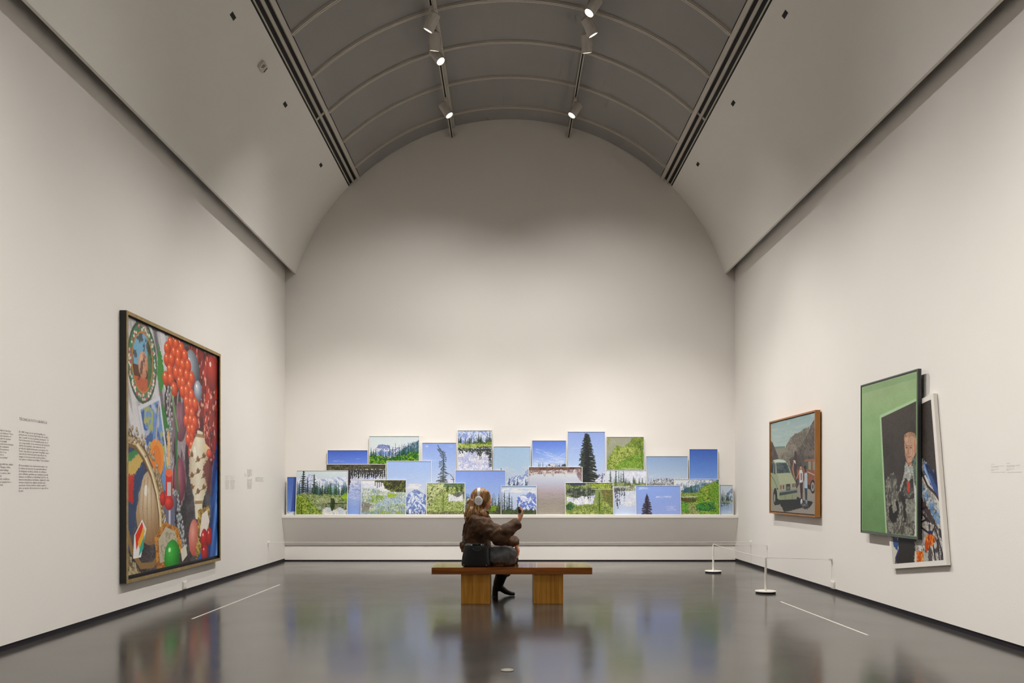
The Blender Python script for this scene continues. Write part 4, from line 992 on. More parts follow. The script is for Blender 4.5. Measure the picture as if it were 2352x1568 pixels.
    # mirror, cherries, stone slab, green ball
    c.ball(.69, .885, .065, .085, (190, 80, 70), (240, 170, 150)); c.foliage([(.74, .76), (.90, .74), (.88, .90), (.72, .99), (.70, .97), (.74, .87)], [(96, 66, 26), (170, 130, 50), (226, 196, 110)], 10); c.poly([(.79, .78), (.86, .76), (.89, .82), (.82, .90), (.76, .88)], (236, 226, 216))
    c.ball(.82, .90, .045, .05, (140, 8, 16), (236, 40, 50), (255, 230, 226)); c.ball(.89, .89, .035, .045, (140, 8, 16), (226, 40, 50), (255, 226, 220)); c.ball(.83, .965, .045, .04, (130, 6, 14), (220, 36, 46), (255, 220, 220))
    c.poly([(.26, .86), (.36, .80), (.50, .83), (.56, .93), (.40, .99), (.28, .99)], (206, 130, 40)); c.foliage([(.26, .86), (.36, .80), (.50, .83), (.56, .93), (.40, .99), (.28, .99)], [(190, 120, 40), (226, 160, 70), (150, 90, 30)], 8)
    c.poly([(.295, .87), (.37, .82), (.47, .845), (.51, .92), (.41, .965), (.31, .97)], (196, 186, 160)); c.streaks(.3, .84, .5, .96, (140, 130, 110), .6, .58, 6, 10)
    c.poly([(.53, .93), (.59, .91), (.61, .96), (.55, .985)], (226, 220, 200))
    c.ball(.44, .955, .085, .075, (10, 110, 20), (70, 206, 70), (200, 250, 200)); c.poly([(.0, .992), (1, .992), (1, 1), (0, 1)], (24, 22, 24))
    c.mottle(5, 3)

M_gold = mat('worn_gilt', (164, 140, 92), 0.45, metal=0.35, noise=0.2, scale=20)
M_ebony = mat('black_frame_side', (30, 27, 25), 0.5)
M_ink = mat('black_tray', (10, 9, 10), 0.6)
side_wall_pic(-1, 7.80, 10.35, 0.289, 2.867, -3.60, 0.034, 0.066, 'still_life_painting',
              'huge colourful still life in a gilt and black frame on the left wall', M_gold, M_ebony, M_ink, still, 250, (250, 700, 400), 2.34, lip=0.03)

# right: cars in front of grey mountains (drawn in zoom coordinates: origin 1740,920, 5.2275 per pixel)
def cars(c):
    c.grad([(100, (124, 154, 156)), (300, (150, 172, 172)), (560, (170, 186, 178)), (580, (128, 124, 108)), (900, (128, 120, 108)), (1000, (150, 142, 128)), (1390, (150, 144, 132))])
    c.streaks(150, 160, 690, 380, (170, 184, 176), .6, .5, 10, 60); c.streaks(150, 380, 690, 540, (140, 170, 172), .5, .55, 6, 60)
    c.poly([(200, 552), (330, 545), (330, 580), (200, 585)], (96, 124, 116)); c.poly([(210, 575), (330, 565), (480, 590), (480, 700), (200, 700)], (134, 130, 112)); c.foliage([(260, 640), (420, 600), (480, 700), (400, 800), (250, 760)], [(96, 88, 76), (120, 112, 98), (140, 132, 112)], 8)
    c.foliage([(330, 580), (355, 510), (400, 440), (455, 392), (480, 395), (570, 330), (620, 310), (640, 600), (470, 640)], [(112, 104, 92), (128, 118, 104), (146, 136, 120), (96, 88, 78)], 9, 1, rough=3)
    c.foliage([(470, 620), (540, 500), (600, 400), (640, 290), (692, 210), (692, 720), (560, 720), (480, 760)], [(84, 76, 66), (104, 94, 84), (120, 110, 98), (68, 60, 54)], 8, 1, rough=3)
    c.foliage([(148, 470), (180, 500), (215, 590), (255, 690), (255, 800), (148, 800)], [(84, 70, 60), (104, 90, 78), (70, 58, 50)], 7, rough=3)
    c.foliage([(380, 700), (480, 640), (560, 700), (560, 800), (400, 800)], [(90, 80, 70), (70, 62, 54)], 8)
    c.poly([(380, 780), (500, 780), (500, 1000), (470, 1050)], (84, 74, 66))
    # shadows on the road
    c.poly([(200, 1180), (480, 1150), (560, 1200), (640, 1200), (670, 1215), (640, 1260), (590, 1300), (540, 1280), (420, 1310), (320, 1335), (270, 1240)], (44, 40, 38), 1, 3)
    # pale green car from behind
    body, dk = (150, 158, 126), (96, 104, 84)
    c.poly([(150, 850), (160, 800), (190, 715), (250, 700), (320, 712), (360, 750), (400, 860), (460, 980), (478, 1060), (470, 1180), (250, 1190), (200, 1150), (185, 1060), (150, 1010)], body)
    c.poly([(186, 712), (250, 700), (322, 712), (355, 745), (215, 745)], (190, 204, 184))
    c.poly([(150, 830), (165, 780), (188, 735), (196, 745), (186, 870), (155, 860)], (56, 64, 58)); c.poly([(200, 745), (214, 760), (214, 885), (192, 870)], (70, 80, 72))
    c.poly([(226, 745), (345, 745), (392, 860), (232, 868)], (70, 80, 76)); c.foliage([(226, 745), (345, 745), (392, 860), (232, 868)], [(60, 70, 66), (90, 102, 96), (50, 56, 54)], 8)
    c.poly([(218, 740), (350, 740), (354, 748), (226, 748)], (120, 124, 110))
    c.poly([(235, 872), (400, 866), (462, 985), (270, 1005)], (166, 172, 136)); c.poly([(270, 1005), (462, 985), (470, 1060), (262, 1090)], (150, 154, 128))
    c.poly([(262, 1088), (474, 1058), (476, 1100), (262, 1138)], (66, 70, 70)); c.poly([(262, 1088), (474, 1058), (474, 1072), (262, 1104)], (120, 126, 122))
    c.poly([(262, 1138), (474, 1100), (470, 1180), (262, 1188)], (140, 146, 116))
    c.poly([(274, 1016), (318, 1012), (318, 1056), (274, 1060)], (120, 60, 50)); c.poly([(418, 996), (456, 990), (458, 1032), (420, 1038)], (120, 62, 52)); c.poly([(290, 1016), (300, 1016), (300, 1058), (290, 1058)], (196, 190, 170)); c.poly([(436, 994), (442, 993), (442, 1034), (436, 1035)], (196, 190, 170))
    c.poly([(342, 1000), (392, 996), (394, 1070), (344, 1076)], (60, 56, 48)); c.poly([(350, 1028), (386, 1024), (386, 1062), (350, 1066)], (104, 110, 96))
    c.line([(158, 890), (200, 950), (240, 1050)], 1.4, (56, 60, 50)); c.poly([(230, 1045), (245, 1050), (245, 1068), (230, 1062)], (50, 50, 46))
    for x in (330, 418): c.line([(x, 1128), (x, 1180)], 1.6, (70, 70, 60))
    c.ell(212, 1150, 24, 105, (50, 48, 46)); c.ell(204, 1165, 9, 50, (150, 150, 146)); c.poly([(225, 1160), (262, 1190), (262, 1245), (215, 1250)], (44, 42, 40))
    # rust station wagon
    rust = (138, 84, 56)
    c.poly([(470, 830), (545, 810), (575, 710), (692, 712), (692, 1040), (640, 1040), (600, 1060), (560, 960), (480, 930)], rust); c.poly([(575, 700), (692, 696), (692, 722), (560, 722)], (150, 96, 66))
    c.poly([(560, 730), (604, 728), (604, 820), (545, 815)], (90, 84, 74)); c.poly([(610, 728), (640, 726), (640, 828), (610, 822)], (130, 146, 128)); c.poly([(664, 726), (692, 726), (692, 832), (664, 828)], (126, 140, 124)); c.line([(600, 850), (692, 892)], 1.6, (196, 186, 170))
    c.ell(664, 1030, 32, 82, (40, 38, 36)); c.ell(662, 1030, 20, 56, (150, 146, 138)); c.ell(662, 1030, 9, 26, (80, 76, 72)); c.poly([(600, 1000), (640, 1020), (640, 1070), (602, 1050)], (40, 38, 40))
    # three figures seen from behind
    c.poly([(438, 700), (442, 620), (455, 596), (470, 620), (474, 690), (468, 720), (470, 900), (440, 920), (436, 800)], (66, 44, 36)); c.poly([(432, 712), (442, 720), (430, 820), (450, 920), (440, 930), (416, 820)], (176, 120, 80)); c.poly([(430, 710), (456, 716), (458, 760), (440, 740)], (206, 190, 170)); c.poly([(462, 930), (474, 930), (474, 1050), (464, 1050)], (40, 36, 40))
    c.ell(515, 770, 12, 24, (70, 50, 36)); c.ell(519, 802, 10, 16, (196, 146, 110)); c.poly([(503, 830), (530, 824), (542, 860), (542, 960), (526, 990), (505, 985)], (200, 204, 200)); c.poly([(515, 868), (532, 868), (532, 950), (517, 950)], (150, 84, 84)); c.poly([(505, 985), (545, 975), (540, 1190), (522, 1190)], (70, 42, 36)); c.line([(503, 840), (488, 880), (462, 940)], 2.4, (196, 150, 120)); c.ell(527, 1210, 12, 36, (200, 200, 196))
    c.ell(572, 800, 16, 26, (40, 36, 34)); c.ell(576, 838, 12, 16, (60, 44, 36)); c.poly([(562, 870), (594, 860), (600, 1050), (562, 1046)], (166, 186, 196)); c.line([(596, 880), (598, 1050)], 1.6, (206, 150, 120)); c.poly([(564, 1046), (598, 1050), (596, 1200), (574, 1200)], (50, 66, 72)); c.ell(585, 1215, 14, 30, (130, 140, 146)); c.line([(598, 1060), (602, 1110)], 2, (200, 130, 80))
    c.foliage([(520, 1240), (560, 1200), (610, 1240), (600, 1310), (540, 1290)], [(60, 54, 50), (150, 146, 140), (50, 44, 42)], 5, cover=0)
    c.mottle(4, 3)
M_oakf = wood('honey_oak_frame', (176, 112, 40), (200, 136, 58), 'z', 0.45)
M_oakface = wood('oak_frame_front', (150, 104, 66), (172, 122, 80), 'z', 0.5)
side_wall_pic(1, 9.826, 11.56, 0.845, 2.121, 3.643, 0.020, 0.062, 'car_painting', 'painting of a pale green car and figures before grey mountains, in an oak frame', M_oakface, M_oakf, M_ink, cars, 330, (1740, 920, 1820), 5.2275, lip=0.014)

# right: shaped double picture. Drawing coordinates: origin 2010,950, 4.3556 per pixel (and the 3.1346 zoom for the green panel)
def portrait_draw(c, grey=False):
    G = (lambda col: tuple(int(sum(col) / 3 * .75 + v * .25) for v in col)) if grey else (lambda col: col)
    fx = lambda u, v: (u, v)
    c.a[:] = (58, 50, 44)
    c.foliage([(0, -300), (800, -300), (800, 1700), (0, 1700)], [(60, 53, 47), (66, 58, 52), (54, 47, 42)], 60)
    # fur trimmed cloak, left
    c.foliage([(110, 660), (150, 600), (190, 590), (215, 640), (220, 760), (240, 880), (330, 860), (420, 840), (440, 1250), (130, 1230), (105, 900)], [(90, 88, 78), (130, 128, 116), (160, 158, 146), (70, 66, 60)], 9, 1.6)
    c.foliage([(100, 860), (150, 900), (140, 1060), (150, 1200), (110, 1190)], [(120, 116, 106), (156, 152, 142), (84, 80, 72)], 8, 2)
    c.poly([(135, 930), (170, 900), (230, 860), (240, 960), (215, 1070), (180, 1100), (140, 1040)], (34, 32, 30), 1, 3); c.foliage([(165, 880), (205, 860), (215, 960), (185, 1000), (170, 960)], [(130, 126, 114), (160, 156, 146)], 7, 3)
    c.poly([(240, 800), (290, 820), (315, 900), (310, 1080), (290, 1090), (280, 920)], (44, 42, 38), 1, 3); c.foliage([(300, 850), (430, 860), (440, 1050), (330, 1100), (310, 980)], [(130, 130, 120), (150, 150, 140), (110, 108, 98)], 14, .7)
    # coat and robe right, vivid where the portrait stands free
    c.poly([(370, 560), (450, 430), (520, 500), (600, 620), (640, 860), (660, 1200), (700, 1540), (390, 1540), (400, 900)], G((206, 204, 196)), 1, 3)
    c.foliage([(440, 640), (600, 800), (650, 1100), (690, 1500), (480, 1540), (430, 1000)], [G((196, 192, 182)), G((222, 220, 212)), G((170, 164, 150)), G((60, 54, 56))], 13, 1.6, cover=0)
    c.foliage([(430, 560), (445, 430), (490, 470), (500, 540), (520, 600), (450, 640)], [G((120, 118, 116)), G((200, 200, 196)), G((60, 56, 54))], 5)
    c.poly([(480, 480), (520, 500), (590, 570), (640, 700), (660, 830), (600, 800), (540, 680), (490, 580)], G((60, 84, 140)), 1, 3)
    m = c.mask([(480, 480), (520, 500), (590, 570), (640, 700), (660, 830), (600, 800), (540, 680), (490, 580)], 3)
    c.soft(m, c.rnz(math.radians(62), 60, 12, 3), .58, G((150, 180, 214)), .9, .08); c.soft(m, c.rnz(math.radians(62), 60, 14, 3), .62, G((30, 36, 60)), .9, .08)
    c.line([(450, 560), (520, 720), (600, 800), (650, 880)], 4, G((60, 50, 50)))
    c.foliage([(450, 690), (500, 760), (580, 860), (640, 980), (660, 1130), (600, 1080), (540, 940), (470, 800)], [G((214, 210, 198)), G((60, 100, 150)), G((206, 204, 196)), G((110, 150, 190))], 8, cover=0)
    c.poly([(450, 830), (540, 960), (620, 1130), (640, 1180), (560, 1090), (480, 960), (450, 900)], G((64, 52, 52)), .9, 3)
    for a, b in (((470, 1000), (540, 1080)), ((455, 1080), (520, 1050)), ((600, 1150), (690, 1470)), ((560, 1200), (600, 1470)), ((640, 1150), (700, 1400)), ((460, 950), (510, 930)), ((520, 1180), (440, 1120)), ((590, 1130), (560, 1200)), ((620, 1260), (640, 1470))):
        c.line([a, b], 3, G((44, 38, 44)))
    # head
    c.ell(350, 250, 62, 70, G((176, 124, 90))) if not grey else c.ell(350, 250, 62, 70, (170, 124, 96))
    c.poly([(292, 300), (300, 235), (330, 215), (370, 220), (410, 250), (412, 340), (400, 400), (370, 470), (345, 500), (322, 490), (300, 420)], (186, 148, 122), 1, 1)
    c.poly([(385, 240), (415, 270), (412, 380), (395, 420), (390, 320)], (190, 120, 90)); c.foliage([(292, 250), (300, 200), (350, 185), (400, 200), (414, 260), (400, 250), (360, 225), (315, 240)], [(130, 92, 66), (166, 122, 90), (190, 150, 120)], 6)
    fm_ = c.mask([(292, 300), (300, 235), (330, 215), (370, 220), (410, 250), (412, 340), (400, 400), (370, 470), (345, 500), (322, 490), (300, 420)])
    c.soft(fm_, c.nz(14, 8, 2), .55, (206, 168, 140), .6, .3); c.soft(fm_, c.nz(12, 7, 2), .62, (160, 112, 86), .5, .3); c.poly([(295, 380), (320, 400), (330, 490), (305, 440)], (158, 108, 82), .6, 1)
    for x in (316, 356): c.ell(x, 338, 13, 9, (150, 104, 80), .8); c.ell(x, 339, 8, 4, (54, 40, 34)); c.line([(x - 16, 320), (x + 14, 315)], .9, (110, 78, 60))
    c.line([(336, 335), (328, 390), (342, 397)], 1.1, (140, 96, 74)); c.line([(326, 431), (358, 424)], 1.1, (130, 70, 58)); c.ell(344, 440, 12, 5, (170, 100, 80), .7); c.ell(344, 466, 14, 10, (196, 150, 122), .7); c.ell(350, 500, 22, 18, (176, 110, 80))
    # white neckcloth, order, sash
    c.foliage([(305, 480), (340, 520), (390, 510), (380, 600), (340, 680), (300, 640), (260, 760), (230, 800), (280, 640)], [(130, 132, 124), (166, 168, 160), (190, 192, 184)], 6, 1.6)
    c.foliage([(370, 470), (400, 420), (414, 440), (414, 760), (390, 700), (380, 560)], [(60, 70, 60), (90, 106, 96), (110, 124, 110)], 5, 2)
    c.poly([(316, 680), (346, 676), (350, 740), (334, 800), (318, 760)], (196, 70, 50), 1, 2); c.foliage([(285, 730), (316, 690), (318, 780), (334, 810), (352, 760), (350, 700), (385, 740), (385, 790), (340, 840), (290, 810)], [(80, 80, 72), (140, 140, 130), (60, 58, 52)], 5)
    # lower part: orange glove and gauntlet, dark table, blue
    O = [(170, 60, 10), (236, 120, 20), (250, 170, 70), (206, 84, 10)]
    c.poly([(150, 1230), (230, 1240), (240, 1500), (160, 1520)], (206, 200, 186), 1, 2); c.poly([(172, 1240), (215, 1240), (238, 1300), (220, 1370), (185, 1320)], (50, 84, 140), 1, 3)
    c.poly([(225, 1245), (410, 1260), (405, 1360), (380, 1400), (376, 1500), (212, 1515), (200, 1440), (235, 1340)], (40, 37, 35), 1, 2); c.poly([(225, 1240), (415, 1256), (410, 1285), (230, 1268)], (20, 30, 54)); c.line([(236, 1350), (205, 1430), (200, 1500)], 3, (60, 54, 120)); c.line([(210, 1508), (380, 1496)], 4, (50, 48, 120))
    c.foliage([(395, 1270), (440, 1265), (430, 1370), (400, 1380)], [(190, 186, 176), (214, 210, 200), (130, 126, 120)], 7, 2)
    c.foliage([(415, 1372), (476, 1366), (482, 1400), (472, 1490), (410, 1495)], O, 8, 1.5); c.foliage([(515, 1215), (550, 1200), (592, 1225), (592, 1280), (560, 1330), (545, 1300), (530, 1350), (515, 1385), (500, 1360), (494, 1300), (502, 1250)], O, 7, 2.2, rough=1)
    for x in (508, 524, 540): c.line([(x, 1290), (x - 4, 1360)], 1.6, (150, 50, 10))
    c.ell(545, 1185, 26, 18, (40, 46, 90)); c.foliage([(480, 1380), (530, 1370), (530, 1480), (480, 1490)], [(206, 206, 196), (180, 180, 170), (150, 150, 140)], 9, 2)

# portrait canvas, tilted and leaning out to the right
XP = 3.68
LR = Vector((XP, 6.947, 0.542)); UR = Vector((XP, 7.170, 2.011)); LL = Vector((XP, 7.955, 0.414)); UL = UR + (LL - LR)
eu = (UR - UL); ev = (LL - UL)                    # u to the viewer's right, v down
t = empty('tilted_portrait', (XP, (LR.y + LL.y) / 2, LL.z)); tag(t, 'white framed portrait canvas hung askew behind the green panel', 'painting')
Wp, Hp = eu.length, ev.length
eun, evn = eu.normalized(), ev.normalized()
def pp(a, b, x): return UL + eun * a + evn * b + Vector((x, 0, 0)) - t.location
def slab(a0, a1, b0, b1, x0, x1, nm, m, parent, pf=None):
    pf = pf or pp
    b = bmesh.new(); vs = [[b.verts.new(pf(a, bb, x)) for a, bb in ((a0, b0), (a1, b0), (a1, b1), (a0, b1))] for x in (x0, x1)]
    b.faces.new(vs[0]); b.faces.new(vs[1][::-1])
    for k in range(4): b.faces.new((vs[0][k], vs[1][k], vs[1][(k + 1) % 4], vs[0][(k + 1) % 4]))
    bmesh.ops.recalc_face_normals(b, faces=b.faces); me = bpy.data.meshes.new(nm); b.to_mesh(me); b.free()
    return link(nm, me, m, parent)
fw = 0.045
for q in ((0, fw, 0, Hp), (Wp - fw, Wp, 0, Hp), (fw, Wp - fw, 0, fw), (fw, Wp - fw, Hp - fw, Hp)):
    slab(*q, 0, 0.034, 'frame', M_white, t)
slab(fw, Wp - fw, fw, Hp - fw, 0.004, 0.034, 'stretcher', M_ink, t)
def plane_map(o, eu, ev, W, H, K, org, zoom):
    def f(u, v):
        px, py = org[0] + u / zoom, org[1] + v / zoom
        Y = o.x * FOC / (px - CX); z = CH + (CY - py) * Y / FOC; d = Vector((0, Y - o.y, z - o.z))
        # solve d = a eu + b ev
        det = eu.y * ev.z - eu.z * ev.y
        return ((d.y * ev.z - d.z * ev.y) / det * K, (eu.y * d.z - eu.z * d.y) / det * K)
    return f
KP = 330
o0 = UL + eun * fw + evn * fw
fm = plane_map(o0, eun, evn, Wp, Hp, KP, (2010, 950), 4.3556)
cvp = Cv((Wp - 2 * fw) * KP, (Hp - 2 * fw) * KP, fm); cvp.xm = 300; cvp.seed = 900; portrait_draw(cvp); cvp.mottle(4, 3)
quad('canvas', [pp(fw, fw, 0.002), pp(Wp - fw, fw, 0.002), pp(Wp - fw, Hp - fw, 0.002), pp(fw, Hp - fw, 0.002)], picture_mat('portrait_canvas', cvp.image('portrait'), 0.4), t)

# green panel in front, with the greyed portrait painted on it
XG = 3.64
ya, yb, zb, zt = 7.361, 8.554, 0.731, 2.252
gcv = None
def green(c):
    c.seed = 950
    f_z5 = lambda u, v, f=c.f: f(u, v)                    # origin 1940,830 zoom 3.1346
    f_z4 = lambda u, v, f=c.f: f((2010 + u / 4.3556 - 1940) * 3.1346, (950 + v / 4.3556 - 830) * 3.1346)
    base = Cv(c.w, c.h, f_z4); base.xm = 300; base.seed = 900; base.a = c.a * 0
    portrait_draw(base, True)
    for k in range(3):
        c.a[..., k] = np.interp(c.yy[:, 0], [0, c.h * .25, c.h * .7, c.h], [(156, 150, 126, 116)[0] if k == 0 else (180, 172, 152, 140)[0] if k == 1 else 134, (142, 178, 120)[k], (116, 156, 98)[k], (106, 142, 90)[k]])[:, None]
    c.mottle(5, 40)
    # painted inner shade of the box along the top
    c.poly([(118, 190), (522, 80), (522, 120), (132, 230)], (122, 156, 108), .5, 1)
    q = [(258, 392), (520, 265), (545, 1270), (300, 1245)]
    c.poly([(252, 388), (530, 258), (560, 1300), (296, 1250)], (170, 200, 156))
    m = c.mask([(264, 405), (530, 278), (560, 1300), (306, 1252)]); c.a[m] = base.a[m]
    # green lip lines
    for l in ([(132, 180), (520, 66)], [(130, 176), (124, 1222)], [(124, 1222), (520, 1262)], [(518, 64), (518, 1265)]): c.line(l, 3.2, (150, 190, 128))
    c.mottle(4, 3)
M_gfr = mat('grey_green_frame', (92, 98, 90), 0.45); M_gsd = mat('dark_frame_edge', (58, 60, 62), 0.5)
g, _ = side_wall_pic(1, ya, yb, zb, zt, XG, 0.012, 0.034, 'green_panel_painting', 'pale green panel with a greyed gentleman portrait, hung in front of a tilted canvas', M_gfr, M_gsd, M_gfr, green, 360, (1940, 830, 2040), 3.1346, lip=0.006)
MB().box(0.0, 0.044, 0.44, 0.52, 0.5, 1.3).out('hanging_block', M_white, g)

# ------------------------------------------------------------------ bench
YN, YFr = 8.48, 9.09                         # near and far edge of the bench
M_bt = wood('dark_varnished_wood', (118, 62, 14), (160, 90, 26), 'x', 0.12, 2.5, coat=0.7)
M_bl = wood('honey_wood_leg', (172, 112, 30), (208, 150, 64), 'z', 0.38, 2.5)
bench = empty('bench', (0.035, (YN + YFr) / 2, 0)); tag(bench, 'low wooden gallery bench with a thick dark top on two honey coloured blocks', 'bench')
MB().box(-0.824, 0.824, -0.305, 0.305, 0.306, 0.3766, bev=0.003).out('seat', M_bt, bench)
for a, b in ((-0.524, -0.222), (0.224, 0.528)):
    MB().box(a, b, -0.275, 0.275, 0, 0.306, bev=0.002).out('leg', M_bl, bench)

# ------------------------------------------------------------------ stanchions, cords, hooks
M_cord = mat('white_elastic_cord', (226, 222, 214), 0.6)
M_rub = mat('dark_rubber_foot', (30, 27, 44), 0.7)
def stanchion(x, y, label):
    t = empty('barrier_post', (x, y, 0)); tag(t, label, 'barrier post', 'white barrier posts')
    MB().cyl((0, 0, 0), (0, 0, 0.018), 0.108, 0.112, seg=48).out('rubber_foot', M_rub, t)
    MB().cyl((0, 0, 0.018), (0, 0, 0.026), 0.118, seg=48).out('base', M_white, t)
    MB().cyl((0, 0, 0.026), (0, 0, 0.36), 0.0125, seg=20).out('pole', M_white, t)
    c = MB(); c.cyl((0, 0, 0.36), (0, 0, 0.398), 0.0105, seg=16); c.out('cap', M_white, t)
    return Vector((x, y, 0.4020))
PN = stanchion(2.925, 9.41, 'nearer white barrier post on a round base, right of the bench')
PF = stanchion(2.90, 11.72, 'farther white barrier post near the end wall')
def hook(x, y, z, s, label):
    t = empty('cord_hook', (x, y, z)); tag(t, label, 'hook', 'small white wall hooks for the barrier cord')
    c = MB(); c.box(min(0, -s * .04), max(0, -s * .04), -.012, .012, -.012, .012, bev=.002); c.out('arm', M_white, t)
    c = MB(); c.box(min(0, -s * .006), max(0, -s * .006), -.014, .014, -.05, .014, bev=.001); c.out('plate', M_white, t)
    return Vector((x - s * .035, y, z))
HR1 = hook(XR, 9.51, 0.374, 1, 'white wall hook nearest the viewer, above the socket plate')
HR2 = hook(XR, 11.88, 0.374, 1, 'white wall hook behind the farther barrier post')
HR3 = hook(XR, 12.67, 0.374, 1, 'white wall hook on the right wall closest to the end wall')
HL = hook(XL, 12.60, 0.374, -1, 'white wall hook on the left wall near the shelf')
def cord(a, b, sag, label):
    n = 16; pts = [a.lerp(b, k / n) + Vector((0, 0, -sag * 4 * (k / n) * (1 - k / n))) for k in range(n + 1)]
    c = MB(); c.sweep([p - a for p in pts], 0.0028, seg=6, up=(0, 0, 1)); o = c.out('barrier_rope', M_cord); o.location = a
    tag(o, label, 'cord', 'thin white barrier cords')
cord(PN, HR1, .002, 'white cord from the nearer post to the nearest wall hook')
cord(PN, PF, .012, 'white cord between the two barrier posts')
cord(PF, HR2, .002, 'white cord from the farther post to the right wall')
cord(HL, HR3, .006, 'long thin white cord across the room in front of the shelf')
for h, zl in ((HR1, .14), (HR2, .05), (HR3, .05), (HL, .05)):
    sx = 1 if h.x > 0 else -1
    c = MB(); c.cyl((0, 0, 0), (0, 0, zl - .32), .0012, seg=6); o = c.out('alarm_wire', M_cord); o.location = ((XR if sx > 0 else XL) - sx * .003, h.y + .004 , .32)
    tag(o, {0: 'thin wire running down the right wall from the nearest hook', 1: 'thin wire below the second hook of the right wall', 2: 'thin wire below the right wall hook closest to the end wall', 3: 'thin wire below the hook on the left wall'}[[HR1, HR2, HR3, HL].index(h)], 'wire', 'thin wires below the hooks')

def socket(x, y, z, s, label):
    t = empty('socket_plate', (x, y, z)); tag(t, label, 'socket')
    c = MB(); c.box(min(0, -s * .012), max(0, -s * .012), -.055, .055, -.042, .042, bev=.003); c.out('plate', M_white, t)
    c = MB(); c.box(min(-s * .012, -s * .016), max(-s * .012, -s * .016), -.043, .043, -.03, .03, bev=.001); c.out('flap', M_white, t)
socket(XL, 3.67 * FOC / (CX - 423), CH + (CY - 1343) * (3.67 * FOC / (CX - 423)) / FOC, -1, 'small white socket plate low on the left wall under the still life')
socket(XR, 3.72 * FOC / (1914 - CX), CH + (CY - 1343) * (3.72 * FOC / (1914 - CX)) / FOC, 1, 'small white socket plate low on the right wall')

# tape lines and the floor outlet
M_tape = mat('white_floor_tape', (222, 218, 210), 0.6)
def fp(px, py): Y = CH * FOC / (py - CY); return Vector(((px - CX) * Y / FOC, Y, 0))
def tape(a, b, label):
    a, b = fp(*a), fp(*b); d = (b - a); L = d.length
    c = MB(); c.box(0, L, -.0095, .0095, 0, .0007); o = c.out('floor_tape', M_tape); o.location = a; o.rotation_euler = (0, 0, math.atan2(d.y, d.x)); tag(o, label, 'floor tape', 'white tape lines on the floor')
tape((441, 1421), (643, 1342), 'thin white tape line on the floor before the still life')
tape((1793, 1381), (1993, 1458), 'thin white tape line on the floor right of the barrier posts')
p = fp(1165, 1539); t = empty('floor_outlet', p); tag(t, 'round metal outlet cover set in the floor in front of the bench', 'floor outlet')
M_metal = mat('brushed_metal', (176, 172, 160), 0.35, metal=0.6)
MB().cyl((0, 0, 0), (0, 0, .003), .044, seg=36).out('ring', mat('outlet_rim', (90, 86, 80), .5), t); MB().cyl((0, 0, 0), (0, 0, .0045), .040, seg=36).out('cover', M_metal, t)
for k in (-1, 1): MB().cyl((k * .028, 0, 0), (k * .028, 0, .0052), .004, seg=10).out('screw', mat('outlet_rim', (90, 86, 80), .5), t)

# sensor box on the left cove
x, Y, z, a = on_cove(601, 151)
t = empty('ceiling_sensor', (x, Y, z)); tag(t, 'small pale sensor box on the left flank of the vault', 'sensor')
t.rotation_euler = (0, a, 0)       # local -z points to the vault axis
MB().box(-.045, .045, -.075, .075, -.035, .0, bev=.008).out('housing', M_rib, t)
MB().box(-.03, .03, .045, .065, -.037, -.03).out('lens_window', M_ring, t); MB().box(-.025, .02, -.05, -.035, -.037, -.03).out('grille', M_ring, t); MB().box(-.012, .03, -.02, -.008, -.037, -.03).out('grille', M_ring, t)

# ------------------------------------------------------------------ lettering on the walls
M_txt = mat('grey_vinyl_lettering', (128, 120, 112), 0.7)
M_txt2 = mat('pale_vinyl_lettering', (150, 142, 134), 0.7)
def text_mesh(s, size, spacing=1.0):
    cu = bpy.data.curves.new('t', 'FONT'); cu.body = s; cu.size = size; cu.space_line = spacing; cu.resolution_u = 1
    o = bpy.data.objects.new('t', cu); S.collection.objects.link(o)
    bpy.context.view_layer.update(); dg = bpy.context.evaluated_depsgraph_get()
    me = bpy.data.meshes.new_from_object(o.evaluated_get(dg)); bpy.data.objects.remove(o); bpy.data.curves.remove(cu)
    return me
def wall_text(side, lines, Y0, width, ztop, zbot, label, m=None, rot=0, name='wall_text', cap=0.7):
    """lettering block; Y0 = y of its left margin (viewer's left), zbot/ztop first cap top to last baseline"""
    me = text_mesh('\n'.join(lines), 1.0)
    xs = [v.co.x for v in me.vertices]; ys = [v.co.y for v in me.vertices]; x0, x1, y0, y1 = min(xs), max(xs), min(ys), max(ys)
    sx, sy = width / (x1 - x0), (ztop - zbot) / (y1 - y0)
    for v in me.vertices: v.co = ((v.co.x - x0) * sx, (v.co.y - y0) * sy, 0)
    me.name = name; o = link(name, me, m or M_txt)
    X = XL + 0.0012 if side < 0 else XR - 0.0012
    d = 1 if side < 0 else -1
    o.matrix_world = Matrix(((0, 0, -side, X), (d, 0, 0, Y0), (0, 1, 0, zbot), (0, 0, 0, 1)))
    tag(o, label, 'wall text', 'lettering on the gallery walls')
    return o
YW = lambda px: 3.67 * FOC / (CX - px) if px < CX else 3.72 * FOC / (px - CX)
ZW = lambda px, py: CH + (CY - py) * YW(px) / FOC
wall_text(-1, ['TÉCNICA FOTOGRÁFICA'], YW(44), YW(108) - YW(44), ZW(44, 956.5), ZW(44, 964.5), 'heading TÉCNICA FOTOGRÁFICA on the left wall')
ES1 = ['En 1840, luego de ver una fotografía por', 'primera vez, el artista Paul Delaroche declaró', 'que “a partir de hoy, la pintura ha muerto”. Si', 'bien la invención de la fotografía puede ser el',
       'acto responsable de la renovación de la historia', 'del fin de la pintura, esta sentencia no ha', 'producido significativamente su progreso. De', 'hecho, hay pintores que usan fotografías como', 'material de referencia para reproducir una', 'imagen de la manera más exacta posible a', 'este género artístico se le llama “fotorrealismo”']
